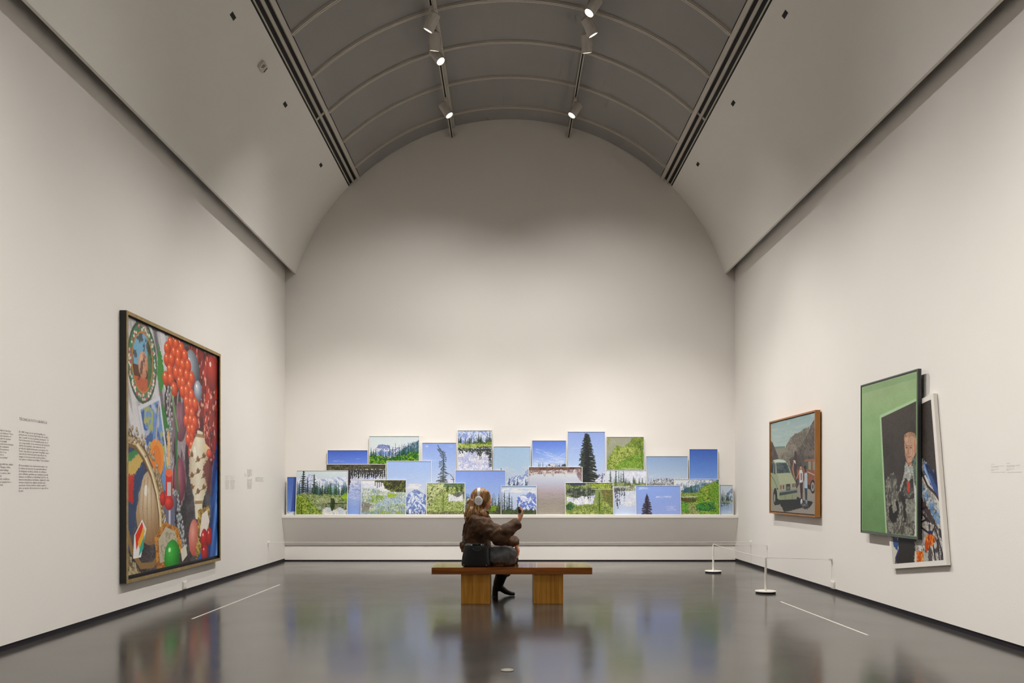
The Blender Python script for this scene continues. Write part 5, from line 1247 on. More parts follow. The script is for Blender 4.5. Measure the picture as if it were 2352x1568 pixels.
ES2 = ['El fotorrealismo ha evolucionado junto con', 'la cultura de internet. La superabundancia', 'de imágenes en línea, además de software', 'para editarlas, permite que cualquiera pueda', 'obtener, modificar y redistribuir una foto de', 'manera inmediata y sin límites. Siguiendo estas', 'nuevas condiciones, algunos artistas que', 'practican el fotorrealismo pintan según lo', 'visto en medio del torrente de lo que ofrece', 'la web']
wall_text(-1, ES1, YW(43.5), YW(114) - YW(43.5), ZW(43.5, 988.5), ZW(43.5, 1057.5), 'Spanish wall paragraph directly below the heading')
wall_text(-1, ES2, YW(43), YW(113) - YW(43), ZW(43, 1066), ZW(43, 1129), 'second Spanish wall paragraph, under the first one')
EN1 = ['In 1840, upon seeing a photograph for the first', 'time, the artist Paul Delaroche proclaimed: “From', 'today, painting is dead”. While the invention of', 'photography may be the guilty part for greater', 'reorientation of its history, photography', 'has renewed painting, for contemporary technique', 'of image and its subject of realist evaluation', 'there are painters who use perfect pictures', 'as reference material to reproduce it as', 'exactly as possible, and that is this is', 'the genre that is known as “photorealism”']
EN2 = ['Photorealism has evolved along with the culture', 'of internet. The abundance of images online,', 'as well as the wealth of programs editing', 'them, lets anyone get hold of a source, alter', 'it and share it immediately, and', 'without limits. Given these new conditions,', 'some artists paint from what is detailed for a', 'glimpse in the torrent of the web']
wall_text(-1, EN1, YW(-50), YW(30.5) - YW(-50), ZW(30, 988.5), ZW(30, 1055), 'English wall paragraph cut by the left edge of the photo, upper one')
wall_text(-1, EN2, YW(-50), YW(30) - YW(-50), ZW(30, 1064), ZW(30, 1117), 'English wall paragraph cut by the left edge of the photo, lower one')
LB = ['Rueda de la fortuna', '', 'Óleo y acrílico', 'sobre lienzo', '', 'Una mesa llena de', 'objetos que hablan', 'del paso del tiempo', 'la suerte y de la', 'memoria, pintados', 'a partir de una', 'fotografía que la', 'artista preparó en', 'su propio estudio', 'con luz intensa y', 'colores saturados', 'muy brillantes']
wall_text(-1, LB, YW(517), YW(527) - YW(517), ZW(517, 1092), ZW(517, 1123.5), 'left column of the small label beside the still life', M_txt2)
wall_text(-1, LB, YW(528.7), YW(539.5) - YW(528.7), ZW(528.7, 1092), ZW(528.7, 1123.5), 'right column of the small label beside the still life', M_txt2)
PB = ['Este conjunto de', 'paisajes pintados', 'retoma la vista', 'de un lago entre', 'montañas y pinos', 'nevados']
PB2 = ['The set of canvas', 'landscapes shows', 'a view of a lake', 'among mountains', 'and pines, cut in', 'many fragments', 'and then placed', 'together again']
wall_text(-1, PB, YW(567.5), YW(579) - YW(567.5), ZW(567.5, 1077), ZW(567.5, 1094.3), 'upper dark paragraph on the left wall near the shelf')
wall_text(-1, PB2, YW(567.5), YW(579) - YW(567.5), ZW(567.5, 1099), ZW(567.5, 1122.3), 'lower dark paragraph on the left wall near the shelf')
wall_text(-1, ['OBRA', 'SOBRE', 'REPISA'], YW(562), YW(564) - YW(562), ZW(562, 1087), ZW(562, 1094), 'tiny dark word left of the paragraphs near the shelf')
wall_text(-1, ['Óleo sobre lienzo en veinticuatro', 'paneles. Cortesía de la artista y', 'de la galería. Colección particular', 'obra en préstamo para la muestra'], YW(586.5), YW(605) - YW(586.5), ZW(586.5, 1094.5), ZW(586.5, 1106), 'pale credit label on the left wall closest to the shelf', M_txt2)
RB = ['Sin título', '', 'Óleo sobre lienzo, dos paneles', 'Colección privada', '', 'Oil on canvas, two', 'panels', '', 'Cortesía del artista y de su galería']
wall_text(1, RB, YW(2277), YW(2277) - YW(2309), ZW(2277, 1065), ZW(2277, 1086), 'left column of the pale label on the right wall', M_txt2)
wall_text(1, RB, YW(2312), YW(2312) - YW(2347), ZW(2312, 1063), ZW(2312, 1086), 'right column of the pale label on the right wall', M_txt2)

# ------------------------------------------------------------------ the seated woman
def W(u, v, Y):
    """point from the close-up of the figure: origin 980,1100, 5.2275 units per photo pixel"""
    return P(980 + u / 5.2275, 1100 + v / 5.2275, Y)
def remesh(mb, voxel, smooth=4, fac=0.5, disp=None):
    me = mb.mesh('tmp'); o = bpy.data.objects.new('tmp', me); S.collection.objects.link(o)
    r = o.modifiers.new('r', 'REMESH'); r.mode = 'VOXEL'; r.voxel_size = voxel; r.use_smooth_shade = True
    if smooth:
        sm = o.modifiers.new('s', 'SMOOTH'); sm.iterations = smooth; sm.factor = fac
    bpy.context.view_layer.update(); dg = bpy.context.evaluated_depsgraph_get()
    out = bpy.data.meshes.new_from_object(o.evaluated_get(dg)); bpy.data.objects.remove(o); bpy.data.meshes.remove(me)
    if disp:
        from mathutils import noise as mn
        out.update()
        nn = [v.normal.copy() for v in out.vertices]
        for v, n in zip(out.vertices, nn): v.co += n * disp(v.co)
    for p in out.polygons: p.use_smooth = True
    return out
def fold(amp, sc, seedv=(0, 0, 0)):
    from mathutils import noise as mn
    sv = Vector(seedv); sc = Vector(sc)
    def f(co):
        q = Vector((co.x * sc.x, co.y * sc.y, co.z * sc.z)) + sv
        a = 1 - abs(mn.noise(q)) * 2.2
        return amp * (a + 0.4 * mn.noise(q * 2.3))
    return f

M_skin = mat('skin', (228, 168, 136), 0.5, noise=0.05, scale=30)
def jacket_mat():
    m = mat('brown_corduroy', (80, 54, 31), 0.8, noise=0.25, scale=9, bump=0.25, bscale=220)
    return m
M_jack = jacket_mat()
M_jeans = mat('washed_black_denim', (96, 96, 98), 0.85, noise=0.4, scale=9, bump=0.3, bscale=160)
M_boot = mat('black_boot_leather', (16, 14, 15), 0.45, bump=0.2, bscale=60)
M_sock = mat('black_knit', (22, 20, 22), 0.9)
M_collar = mat('dark_knit_collar', (38, 32, 26), 0.9)
M_lips = mat('lips', (186, 92, 80), 0.5)
M_dark = mat('lash', (30, 20, 16), 0.6)
def hair_mat():
    m = bpy.data.materials.new('golden_brown_hair'); m.use_nodes = True
    nt = m.node_tree; b = nt.nodes['Principled BSDF']; L = nt.links.new
    tc = nt.nodes.new('ShaderNodeTexCoord'); mp = nt.nodes.new('ShaderNodeMapping'); L(tc.outputs['Object'], mp.inputs[0]); mp.inputs['Scale'].default_value = (60, 40, 5)
    n = nt.nodes.new('ShaderNodeTexNoise'); n.inputs['Scale'].default_value = 1.6; n.inputs['Detail'].default_value = 5; L(mp.outputs[0], n.inputs['Vector'])
    r = nt.nodes.new('ShaderNodeValToRGB'); e = r.color_ramp.elements
    e[0].position = .3; e[1].position = .74; e[0].color = (*lin((84, 56, 30)), 1); e[1].color = (*lin((230, 186, 126)), 1)
    k = e.new(.52); k.color = (*lin((158, 112, 64)), 1)
    L(n.outputs[0], r.inputs[0]); L(r.outputs[0], b.inputs['Base Color']); b.inputs['Roughness'].default_value = 0.42
    bp = nt.nodes.new('ShaderNodeBump'); bp.inputs['Strength'].default_value = .6; bp.inputs['Distance'].default_value = .004; L(n.outputs[0], bp.inputs['Height']); L(bp.outputs[0], b.inputs['Normal'])
    return m
M_hair = hair_mat()

HY = 8.80                                    # depth of the head and spine
woman = empty('person', (W(600, 930, HY).x, HY, 0.3766))
tag(woman, 'woman in a brown jacket and grey jeans sitting sideways on the bench, phone raised', 'person')
IV = Matrix.Translation(-woman.location)
def put_w(nm, me, m, parent=woman):
    me.transform(IV); o = link(nm, me, m, parent); return o

# joints
hip = W(600, 925, 8.82); waist = W(600, 780, 8.82); chest = W(600, 620, 8.81); shl = W(612, 500, 8.80); neckb = W(655, 425, 8.80)
shR, elR, wrR = W(600, 535, 8.65), W(872, 672, 8.56), W(1108, 512, 8.60)
shL, elL, wrL = W(630, 535, 8.97), W(890, 742, 9.02), W(1072, 778, 8.94)
kneR, ankR = W(985, 915, 8.64), W(1010, 985, 8.93)
hipR, hipL = W(600, 945, 8.72), W(600, 945, 8.93)
kneL, ankL = W(985, 960, 9.20), W(872, 1290, 9.155)

# one continuous body: head, neck, trunk, arms, hands, legs, feet
b = MB()
b.sweep([hip, waist, chest, shl, neckb], [(.15, .11), (.12, .095), (.145, .10), (.15, .08), (.05, .05)], seg=18, up=(1, 0, 0))
b.sweep([neckb, W(668, 370, HY), W(665, 300, HY)], [.05, .047, .05], seg=14, up=(1, 0, 0))
for s_, e_, w_ in ((shR, elR, wrR), (shL, elL, wrL)):
    b.sweep([s_, s_.lerp(e_, .5), e_, e_.lerp(w_, .4), w_], [.048, .044, .040, .038, .028], seg=12)
b.sweep([hipR, hipR.lerp(kneR, .5), kneR], [.085, .075, .055], seg=14, up=(0, 0, 1)); b.sweep([kneR, kneR.lerp(ankR, .4), ankR], [.055, .052, .034], seg=12, up=(0, 0, 1))
b.sweep([hipL, hipL.lerp(kneL, .5), kneL], [.085, .075, .055], seg=14, up=(0, 0, 1)); b.sweep([kneL, kneL.lerp(ankL, .35), ankL], [.055, .055, .033], seg=12, up=(1, 0, 0))
b.ell(ankR + Vector((.02, .04, -.005)), (.035, .06, .022))
# skull and jaw
hc = W(655, 222, HY)
b.ell(hc, (.098, .076, .092), seg=28, rings=20)
b.ell(W(705, 265, HY), (.060, .062, .082), rot=Matrix.Rotation(math.radians(-8), 4, 'Y'), seg=24, rings=16)
b.sweep([W(650, 290, HY), W(700, 338, HY), W(735, 345, HY)], [(.054, .03), (.045, .026), (.024, .018)], seg=12)
b.ell(W(733, 342, HY), (.019, .022, .016))
b.ell(W(742, 205, HY), (.026, .055, .045))
b.sweep([W(762, 228, HY), W(770, 262, HY), W(777, 284, HY)], [(.008, .007), (.010, .010), (.013, .010)], seg=10)
b.ell(W(757, 313, HY), (.012, .022, .012))
b.ell(W(635, 270, 8.875), (.012, .008, .026)); b.ell(W(635, 270, 8.725), (.012, .008, .026))
me = remesh(b, 0.0068, 5, .5)
for v in me.vertices:
    if v.co.y < 9.085 and .25 < v.co.z < 0.382: v.co.z = 0.382
body = put_w('body', me, M_skin)

# hands: palm and five fingers each, joined to the wrists of the body by the same skin
def hand(wr, palm_dir, across, normal, curls, thumb, nm, sc=1.0):
    """palm_dir: wrist to knuckles; across: index to little side; normal: palm facing"""
    pd, ac, nr = Vector(palm_dir).normalized(), Vector(across).normalized(), Vector(normal).normalized()
    m = MB()
    kn = wr + pd * .085 * sc
    m.sweep([wr - pd * .035, wr, wr + pd * .03 * sc, wr + pd * .065 * sc, kn], [(.026, .022), (.027, .021), (.036, .021), (.040, .019), (.038, .015)], seg=14, up=tuple(nr))
    lens = [(.040, .024, .019), (.044, .028, .020), (.041, .026, .019), (.032, .019, .017)]
    for i in range(4):
        base = kn - pd * .012 + ac * ((i - 1.5) * .0195 * sc)
        p = [base]; ang = 0
        for j, L in enumerate(lens[i]):
            ang += curls[i][j]
            d = pd * math.cos(ang) + nr * math.sin(ang) + ac * (i - 1.5) * .05
            p.append(p[-1] + d.normalized() * L * sc * 1.05)
        m.sweep([base - pd * .02] + p, [.0088 * sc, .0092 * sc, .0086 * sc, .0078 * sc, .0062 * sc], seg=10, up=tuple(ac))
        m.ell(p[-1], (.0064 * sc,) * 3, seg=10, rings=8)
    t = [wr + pd * .018 - ac * .022]
    for (a, b_, c_), L in zip(thumb, (.040, .032, .026)):
        d = (pd * a - ac * b_ + nr * c_).normalized(); t.append(t[-1] + d * L * sc)
    m.sweep(t, [.0135, .0115, .0098, .0078], seg=10, up=tuple(nr)); m.ell(t[-1], (.0078,) * 3, seg=10, rings=8)
    return remesh(m, 0.0032, 3, .4)
# right hand holds the phone: fingers behind it, thumb on the near edge
me = hand(W(1106, 500, 8.602), W(1146, 412, 8.615) - W(1106, 500, 8.602), (0, -1, 0.12), (-1, 0.1, 0.35), [(.15, .55, .6), (.2, .55, .6), (.2, .6, .6), (.25, .65, .6)], [(.8, -.1, .5), (.9, -.1, .3), (.95, 0, .0)], 'h', .98)
put_w('hand', me, M_skin)
me = hand(W(1078, 795, 8.93), W(1098, 868, 8.925) - W(1078, 795, 8.93), (.25, -1, 0), (-.9, -.2, 0), [(.15, .3, .3), (.2, .3, .3), (.2, .35, .3), (.25, .35, .3)], [(.7, .5, .4), (.9, .2, .3), (1, 0, .2)], 'h', .88)
put_w('hand', me, M_skin)

# jacket: trunk, two sleeves, collar
j = MB()
j.sweep([W(590, 862, 8.82), W(588, 800, 8.82), W(592, 700, 8.82), W(598, 600, 8.81), W(605, 530, 8.80), W(625, 470, 8.80), W(650, 430, 8.80)],
        [(.185, .152), (.180, .148), (.172, .136), (.182, .133), (.188, .118), (.145, .095), (.075, .065)], seg=24, up=(1, 0, 0))
j.sweep([W(440, 815, 8.82), W(470, 790, 8.82), W(520, 770, 8.82)], [(.10, .030), (.13, .045), (.15, .06)], seg=16, up=(1, 0, 0))
j.sweep([W(432, 845, 8.80), W(428, 800, 8.82), W(470, 760, 8.83)], [(.06, .016), (.09, .022), (.1, .03)], seg=12, up=(1, 0, 0))
j.ell(W(600, 520, 8.67), (.085, .06, .075)); j.ell(W(615, 520, 8.94), (.08, .06, .07))
j.sweep([shR + Vector((0, .02, .01)), W(690, 565, 8.61), W(790, 625, 8.575), W(855, 668, 8.56), W(900, 668, 8.56), W(960, 618, 8.565), W(1030, 572, 8.58), W(1100, 530, 8.60)],
        [.080, .088, .082, .078, .074, .066, .056, .046], seg=20)
j.sweep([shL, W(720, 600, 8.98), W(880, 725, 9.02), W(960, 745, 9.0), W(1035, 750, 8.96), W(1068, 768, 8.94), W(1075, 785, 8.935)], [.075, .075, .068, .062, .056, .046, .036], seg=18)
j.sweep([W(640, 440, HY), W(672, 405, HY), W(690, 385, HY)], [(.078, .072), (.070, .064), (.066, .058)], seg=20, up=(1, 0, 0))
me = remesh(j, 0.0075, 3, .5, disp=lambda co, f1=fold(.012, (9, 8, 12), (3, 1, 7)), f2=fold(.006, (19, 14, 16), (5, 3, 1)): f1(co) + f2(co))
jk = put_w('jacket', me, M_jack)
# cuff, buttons
def ringpart(a, c, r0, r1, nm, m, parent, seg=24):
    q = MB(); q.cyl(a, c, r0, r1, seg=seg); me = q.mesh(nm); return put_w(nm, me, m, parent)
d = (W(1108, 522, 8.60) - W(1060, 555, 8.59)).normalized()
o = ringpart(W(1094, 532, 8.60) - d * .015, W(1094, 532, 8.60) + d * .012, .049, .0475, 'cuff', M_jack, jk); autosmooth(o)
M_brass = mat('aged_brass', (190, 160, 110), .35, metal=.8)
for p_ in (W(1104, 569, 8.565), W(874, 590, 8.50), W(888, 600, 8.50)):
    q = MB(); q.ell(p_, (.006, .006, .006), seg=12, rings=8); put_w('button', q.mesh('button'), M_brass, jk)
q = MB(); q.sweep([W(655, 440, HY), W(668, 400, HY), W(680, 366, HY)], [(.070, .080), (.066, .074), (.058, .064)], seg=22, up=(1, 0, 0))
put_w('collar', remesh(q, .006, 2, disp=fold(.002, (20, 20, 30))), M_collar)
q = MB(); q.sweep([W(668, 385, HY), W(690, 366, HY), W(700, 358, HY)], [(.052, .047), (.050, .045), (.046, .042)], seg=20, up=(1, 0, 0)); put_w('shirt', remesh(q, .006, 2), mat('white_cotton', (220, 220, 216), .8))

# trousers
t_ = MB()
t_.ell(W(610, 925, 8.80), (.155, .19, .095))
t_.sweep([W(640, 930, 8.72), W(760, 925, 8.66), W(880, 915, 8.63), W(965, 905, 8.635)], [(.09, .088), (.098, .090), (.098, .092), (.090, .088)], seg=20, up=(0, 0, 1))
t_.ell(W(985, 900, 8.64), (.083, .085, .078)); t_.ell(W(975, 960, 8.66), (.080, .09, .066))
t_.sweep([W(985, 940, 8.66), W(1000, 965, 8.76), W(1010, 978, 8.87), W(1012, 985, 8.94)], [(.075, .060), (.066, .052), (.056, .048), (.050, .044)], seg=16, up=(0, 0, 1))
t_.sweep([W(640, 930, 8.92), W(800, 925, 9.0), W(930, 920, 9.12), W(985, 940, 9.19)], [(.09, .085), (.09, .08), (.08, .072), (.07, .066)], seg=18, up=(0, 0, 1))
t_.sweep([W(975, 930, 9.20), W(955, 1060, 9.19), W(938, 1130, 9.18), W(920, 1160, 9.17)], [(.070, .074), (.072, .070), (.078, .064), (.060, .030)], seg=18, up=(1, 0, 0))
me = remesh(t_, 0.0075, 3, .5, disp=lambda co, f1=fold(.006, (16, 12, 9), (2, 2, 2)), f2=fold(.003, (34, 20, 14), (9, 1, 4)): f1(co) + f2(co))
for v in me.vertices:
    if v.co.y < 9.085 and v.co.z < 0.379: v.co.z = 0.379
put_w('trousers', me, M_jeans)

# boots
def boot(mb, an, fwd, up=Vector((0, 0, 1)), heel=True, sc=1.0):
    f = Vector(fwd).normalized(); g = up
    q = lambda a, z: an + f * (a * sc) + g * (z * sc)
    sd = g.cross(f)
    mb.sweep([q(.012, .105), q(.004, .07), q(-.006, .02), q(-.012, -.05), q(-.016, -.085)], [(.036 * sc, .042 * sc), (.036 * sc, .040 * sc), (.038 * sc, .046 * sc), (.036 * sc, .048 * sc), (.03 * sc, .040 * sc)], seg=18, up=tuple(f))
    mb.sweep([q(-.03, -.045), q(.03, -.05), q(.09, -.096), q(.14, -.114), q(.185, -.119)], [(.036 * sc, .036 * sc), (.038 * sc, .040 * sc), (.038 * sc, .030 * sc), (.039 * sc, .023 * sc), (.028 * sc, .017 * sc)], seg=18, up=tuple(g))
    if heel: mb.sweep([q(-.026, -.04), q(-.034, -.09), q(-.034, -.1375)], [(.033 * sc, .036 * sc), (.031 * sc, .034 * sc), (.031 * sc, .036 * sc)], seg=14, up=tuple(f))
FT = .1385
an = Vector((W(858, 1250, 9.155).x, 9.155, FT))
q = MB(); boot(q, an, (1, .10, 0)); me = remesh(q, .0045, 3, .4)
for v in me.vertices:
    if v.co.z < .002: v.co.z = .002
put_w('boot', me, M_boot)
q = MB(); q.cyl(an + Vector((-.036, -.003, -.1383)), an + Vector((-.036, -.003, -.130)), .034, seg=20); put_w('heel_tip', q.mesh('h'), M_rub, woman)
q = MB(); q.sweep([W(935, 1110, 9.165), W(905, 1190, 9.16), W(876, 1275, 9.156), W(880, 1310, 9.156)], [.050, .043, .039, .037], seg=16, up=(1, 0, 0)); put_w('sock', remesh(q, .006, 2), M_sock)
an2 = ankR + Vector((.0, .02, .012))
q = MB(); q.sweep([an2 + Vector((-.01, -.06, .0)), an2 + Vector((.02, 0, -.005)), an2 + Vector((.045, .05, -.012)), an2 + Vector((.05, .12, -.02))], [(.04, .04), (.045, .042), (.040, .036), (.03, .025)], seg=16, up=(0, 0, 1)); q.ell(an2 + Vector((.055, .0, .0)), (.030, .045, .04))
me = remesh(q, .005, 3, .4)
for v in me.vertices:
    if v.co.y < 9.085 and v.co.z < 0.379: v.co.z = 0.379
put_w('boot', me, mat('navy_suede', (26, 26, 52), .6))

# face details
q = MB(); q.sweep([W(752, 306, 8.772), W(762, 308, 8.785), W(766, 309, 8.80), W(762, 308, 8.815), W(752, 306, 8.828)], [.002, .004, .0045, .004, .002], seg=8); q.sweep([W(750, 318, 8.775), W(763, 320, 8.785), W(767, 321, 8.80), W(763, 320, 8.815), W(750, 318, 8.825)], [.002, .004, .005, .004, .002], seg=8); put_w('lips', q.mesh('l'), M_lips)
for yy in (8.768, 8.832):
    q = MB(); q.ell(W(757, 243, yy), (.0065, .012, .005), seg=14, rings=10); put_w('eyelid', q.mesh('e'), M_skin)
    q = MB(); q.sweep([W(752, 238, yy - .014), W(762, 240, yy), W(752, 238, yy + .014)], .0022, seg=6); put_w('eyelash', q.mesh('e'), M_dark)
    q = MB(); q.sweep([W(752, 217, yy - .016), W(763, 213, yy), W(752, 218, yy + .016)], .0022, seg=6); put_w('eyebrow', q.mesh('e'), mat('brow', (110, 72, 40), .7))

# hair: a cap that follows the skull plus many locks
h = MB()
h.ell(W(645, 210, HY), (.107, .088, .096), seg=32, rings=22)
h.ell(W(590, 270, HY), (.062, .080, .095), seg=20, rings=14)
h.sweep([W(575, 290, 8.74), W(545, 390, 8.71), W(512, 455, 8.70), W(478, 520, 8.71)], [(.030, .045), (.026, .046), (.018, .036), (.006, .012)], seg=14, up=(1, 0, 0))
h.sweep([W(560, 250, HY), W(530, 350, HY), W(510, 430, 8.79), W(490, 480, 8.78)], [(.085, .05), (.085, .05), (.085, .035), (.07, .022)], seg=18, up=(1, 0, 0))
me = remesh(h, .006, 3, .5)
put_w('hair', me, M_hair)
r_ = random.Random(12)
def lock(pts, rad, n=1):
    h2.sweep(pts, rad, seg=7, up=(0, 1, 0))
h2 = MB()
for i in range(46):                     # back locks from crown over the back of the head down
    a = r_.uniform(-1, 1); yy = HY + a * .085; top = r_.uniform(-20, 40)
    w0 = r_.uniform(.005, .010)
    u1 = 545 + abs(a) * 40 + r_.uniform(-10, 16); u2 = 500 + r_.uniform(-35, 40); u3 = 462 + r_.uniform(-8, 60); v3 = r_.uniform(440, 540) if u3 < 500 else r_.uniform(410, 490)
    lock([W(640 + top, 122 + abs(a) * 40, yy * .5 + HY * .5), W(575 + top * .4, 160 + abs(a) * 30, yy), W(u1, 260, yy), W(u2 + 15, 360, yy), W(u2 - 12, 430, yy), W(u3, v3, yy)], [w0 * .6, w0, w0 * 1.1, w0 * 1.1, w0 * .9, w0 * .2])
for i in range(42):                     # near side locks: in front of the ear cup and behind it, down to the shoulder
    t = i / 41; yy = HY - .082 - r_.uniform(-.004, .008)
    w0 = r_.uniform(.004, .008)
    if t < .62:
        q_ = t / .62; x0 = 690 + q_ * 35; u = 690 + q_ * 58 + r_.uniform(-6, 6); ve = 318 - q_ * 50 + r_.uniform(-25, 20)
        lock([W(x0, 122 + q_ * 10, HY - .05 + q_ * .02), W(u + 2 * q_, 160, yy + .004 + q_ * .026), W(u + 12 * q_, 205, yy + .006 + q_ * .036), W(u + 2 * q_, 256, yy + .010 + q_ * .030), W(u - 10 - 22 * q_, ve + 30, yy + .012 + q_ * .024)], [w0 * .6, w0, w0, w0 * .8, w0 * .2])
    else:
        q_ = (t - .62) / .38; lock([W(560 + q_ * 40, 200, yy + .01), W(560 + q_ * 50, 290, yy), W(575 + q_ * 60, 350, yy - .01), W(600 + q_ * 70, 400, 8.70), W(560 + q_ * 190 * (1 if i % 2 else .2), 455, 8.665)], [w0, w0 * 1.1, w0, w0 * .8, w0 * .2])
for i in range(8):                      # long loose strands over the jacket
    yy = 8.69; u = 640 + i * 9
    lock([W(610 + i * 6, 340, 8.71), W(u - 6, 385, 8.69), W(u + 36, 425, 8.675), W(u + 80, 462 + i * 3, 8.67)], [.004, .005, .004, .001])
for i in range(9):
    lock([W(560 - i * 4, 330, 8.70), W(548 - i * 5, 390, 8.685), W(520 - i * 6, 450, 8.68), W(492 - i * 4, 500 + r_.uniform(-15, 25), 8.69)], [.005, .006, .004, .001])
put_w('hair_lock', h2.mesh('hl'), M_hair)
bpy.data.objects['hair_lock']['kind'] = 'stuff'
for p in bpy.data.objects['hair_lock'].data.polygons: p.use_smooth = True

q = MB(); q.ell(W(494, 262, 8.79), (.018, .034, .03), rot=Matrix.Rotation(.35, 4, 'Y'), seg=18, rings=12)
put_w('hair_clip', q.mesh('c'), mat('beige_clip', (214, 196, 166), .4))
# headphones
M_hp = mat('matte_white_plastic', (232, 232, 234), .45)
M_hp2 = mat('grey_ear_cushion', (170, 168, 168), .7)
hp = empty('headphones', (hc.x, HY, hc.z)); tag(hp, 'white over-ear headphones on the seated woman', 'headphones')
IVh = Matrix.Translation(-hp.location)
def hpart(nm, mb, m, parent=hp):
    me = mb.mesh(nm); me.transform(IVh); o = link(nm, me, m, parent); return autosmooth(o)
cupc = W(622, 262, 8.68)
for sx, nm in ((-1, 'near'), (1, 'far')):
    cy = HY + sx * .105
    cc = Vector((cupc.x, cy, cupc.z))
    q = MB(); q.cyl(cc + Vector((0, -sx * .022, 0)), cc + Vector((0, sx * .006, 0)), .044, .044, seg=40); q.cyl(cc + Vector((0, sx * .006, 0)), cc + Vector((0, sx * .014, 0)), .044, .036, seg=40)
    bmesh.ops.scale(q.b, vec=(1, 1, 1.14), verts=q.b.verts, space=Matrix.Translation(-cc))
    hpart('ear_cup', q, M_hp)
    q = MB(); q.cyl(cc + Vector((0, sx * .0135, 0)), cc + Vector((0, sx * .0155, 0)), .026, .024, seg=32); bmesh.ops.scale(q.b, vec=(1, 1, 1.14), verts=q.b.verts, space=Matrix.Translation(-cc)); hpart('cup_disc', q, mat('pale_grey_plastic', (214, 214, 218), .4))
    q = MB(); q.cyl(cc + Vector((0, -sx * .034, 0)), cc + Vector((0, -sx * .021, 0)), .038, .042, seg=32); bmesh.ops.scale(q.b, vec=(1, 1, 1.14), verts=q.b.verts, space=Matrix.Translation(-cc)); hpart('cushion', q, M_hp2)
    q = MB(); q.sweep([cc + Vector((0, -sx * .002, .03)), W(620, 190, HY + sx * .104), W(622, 165, HY + sx * .099)], [(.013, .006)] * 3, seg=12, up=(0, 1, 0)); hpart('slider', q, M_hp)
q = MB(); pts = []
for k in range(25):
    th = math.pi * k / 24; yy = HY - .101 * math.cos(th); pts.append(W(621 + 7 * math.sin(th), 175 - 66 * math.sin(th) ** .75, yy))
q.sweep(pts, [(.017, .006)] * 25, seg=12, up=(1, 0, 0)) if False else None
bb = bmesh.new(); ring = []
for k, p_ in enumerate(pts):
    th = math.pi * k / 24; n_ = Vector((0, -math.cos(th), math.sin(th))); wv = Vector((1, 0, 0.12)) * .017
    ring.append([bb.verts.new(p_ - wv - n_ * .004), bb.verts.new(p_ + wv - n_ * .004), bb.verts.new(p_ + wv * .9 + n_ * .005), bb.verts.new(p_ - wv * .9 + n_ * .005)])
for a_, c_ in zip(ring, ring[1:]):
    for k in range(4): bb.faces.new((a_[k], a_[(k + 1) % 4], c_[(k + 1) % 4], c_[k]))
bb.faces.new(ring[0]); bb.faces.new(ring[-1][::-1]); q.b.free(); q.b = bb
hpart('headband', q, M_hp)

# phone
ph = empty('phone', W(1121, 372, 8.62)); tag(ph, 'dark phone held up sideways by the seated woman', 'phone')
ph.rotation_euler = (0, math.radians(-6), math.radians(-13))
MB().box(-.0042, .0042, -.074, .074, -.037, .037, bev=.003).out('case', mat('black_phone_case', (18, 18, 20), .4), ph)
MB().box(-.0046, -.0040, -.070, .070, -.033, .033).out('screen', mat('phone_glass', (40, 60, 84), .1, emit=.4), ph)
MB().box(.0040, .0062, .040, .066, .006, .030, bev=.001).out('camera_bump', mat('black_phone_case', (18, 18, 20), .4), ph)

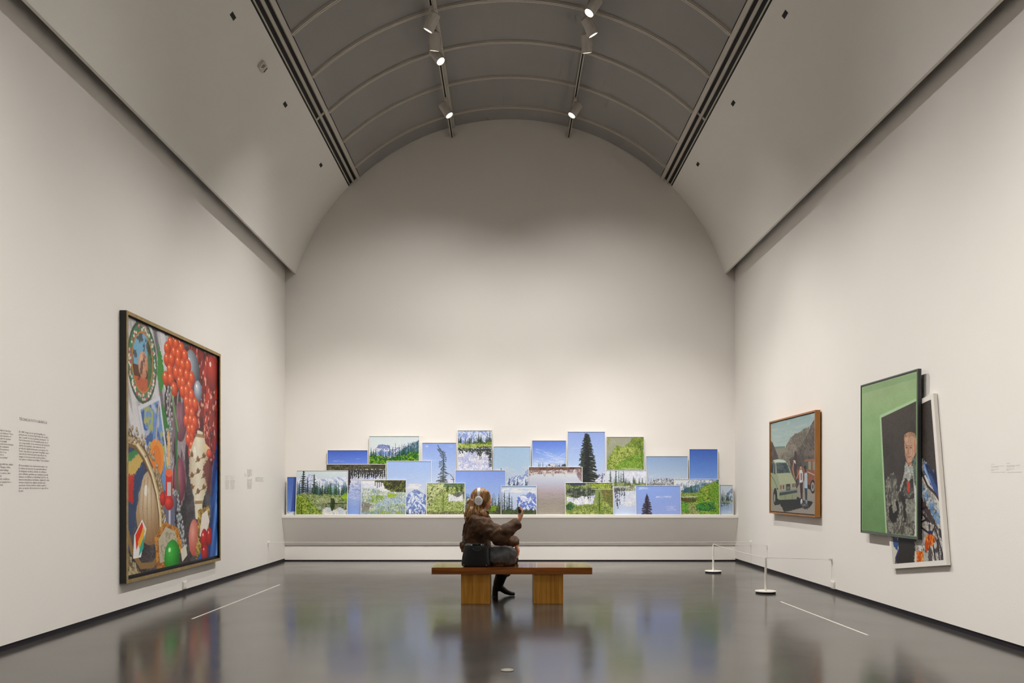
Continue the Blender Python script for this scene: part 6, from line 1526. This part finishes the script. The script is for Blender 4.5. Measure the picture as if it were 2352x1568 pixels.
# handbag standing on the bench in front of her hip
bag = empty('handbag', (W(590, 1035, 8.56).x, 8.575, 0.3766)); tag(bag, 'black leather shoulder bag standing on the bench beside the woman', 'bag')
M_bag = mat('black_bag_leather', (20, 20, 22), .38, bump=.12, bscale=120, noise=.15, scale=10)
def bag_rings(mb, secs):
    rr = []
    for z, x0, x1, yh, yo in secs:
        pts = []
        for k in range(28):
            t = 2 * math.pi * k / 28; cx, sy = math.cos(t), math.sin(t); n_ = .42
            pts.append(mb.b.verts.new(((x0 + x1) / 2 + (x1 - x0) / 2 * math.copysign(abs(cx) ** n_, cx), yo + yh * math.copysign(abs(sy) ** n_, sy), z)))
        rr.append(pts)
    for a_, c_ in zip(rr, rr[1:]):
        for k in range(28): mb.b.faces.new((a_[k], a_[(k + 1) % 28], c_[(k + 1) % 28], c_[k]))
    mb.b.faces.new(rr[0][::-1]); mb.b.faces.new(rr[-1])
q = MB(); bag_rings(q, [(.006, -.128, .142, .050, 0), (.0, -.12, .135, .045, 0), (.010, -.142, .150, .058, 0), (.03, -.149, .153, .062, 0), (.10, -.142, .147, .058, 0), (.17, -.128, .138, .048, 0), (.215, -.118, .128, .036, 0), (.236, -.108, .118, .024, 0), (.240, -.10, .11, .018, 0)][1:])
me = q.mesh('bag')
bo = link('body', me, M_bag, bag, True)
q = MB(); q.sweep([(-.03, -.050, .195), (-.02, -.058, .175), (0, -.062, .166), (.03, -.062, .166), (.05, -.058, .18), (.058, -.046, .205)], .0045, seg=8, up=(0, 1, 0)); q.out('handle_loop', M_bag, bag, True)
q = MB(); q.sweep([(-.04, -.03, .228), (-.02, -.034, .24), (.02, -.034, .243), (.065, -.03, .235)], .006, seg=8); q.out('top_rim', M_bag, bag, True)
M_nick = mat('polished_nickel', (226, 222, 214), .2, metal=.9)
for p_, rr_ in (((-.098, -.030, .226), .0055), ((-.040, -.046, .226), .0065), ((.058, -.044, .229), .0075), ((-.122, -.058, .022), .0045), ((.112, -.062, .020), .0045)):
    q = MB(); q.ell(p_, (rr_, rr_ * .7, rr_), seg=14, rings=10); q.out('stud', M_nick, bag, True)
bl = bag.location
sp = [W(455, 778, 8.60), W(440, 720, 8.68), W(436, 640, 8.72), W(448, 560, 8.73), W(480, 500, 8.72), W(530, 455, 8.70), W(560, 450, 8.70)]
bb = MB(); bb.sweep([p_ - bl for p_ in sp], [(.006, .0025)] * 7, seg=8, up=(0, 1, 0)); bb.out('shoulder_strap', M_bag, bag, True)
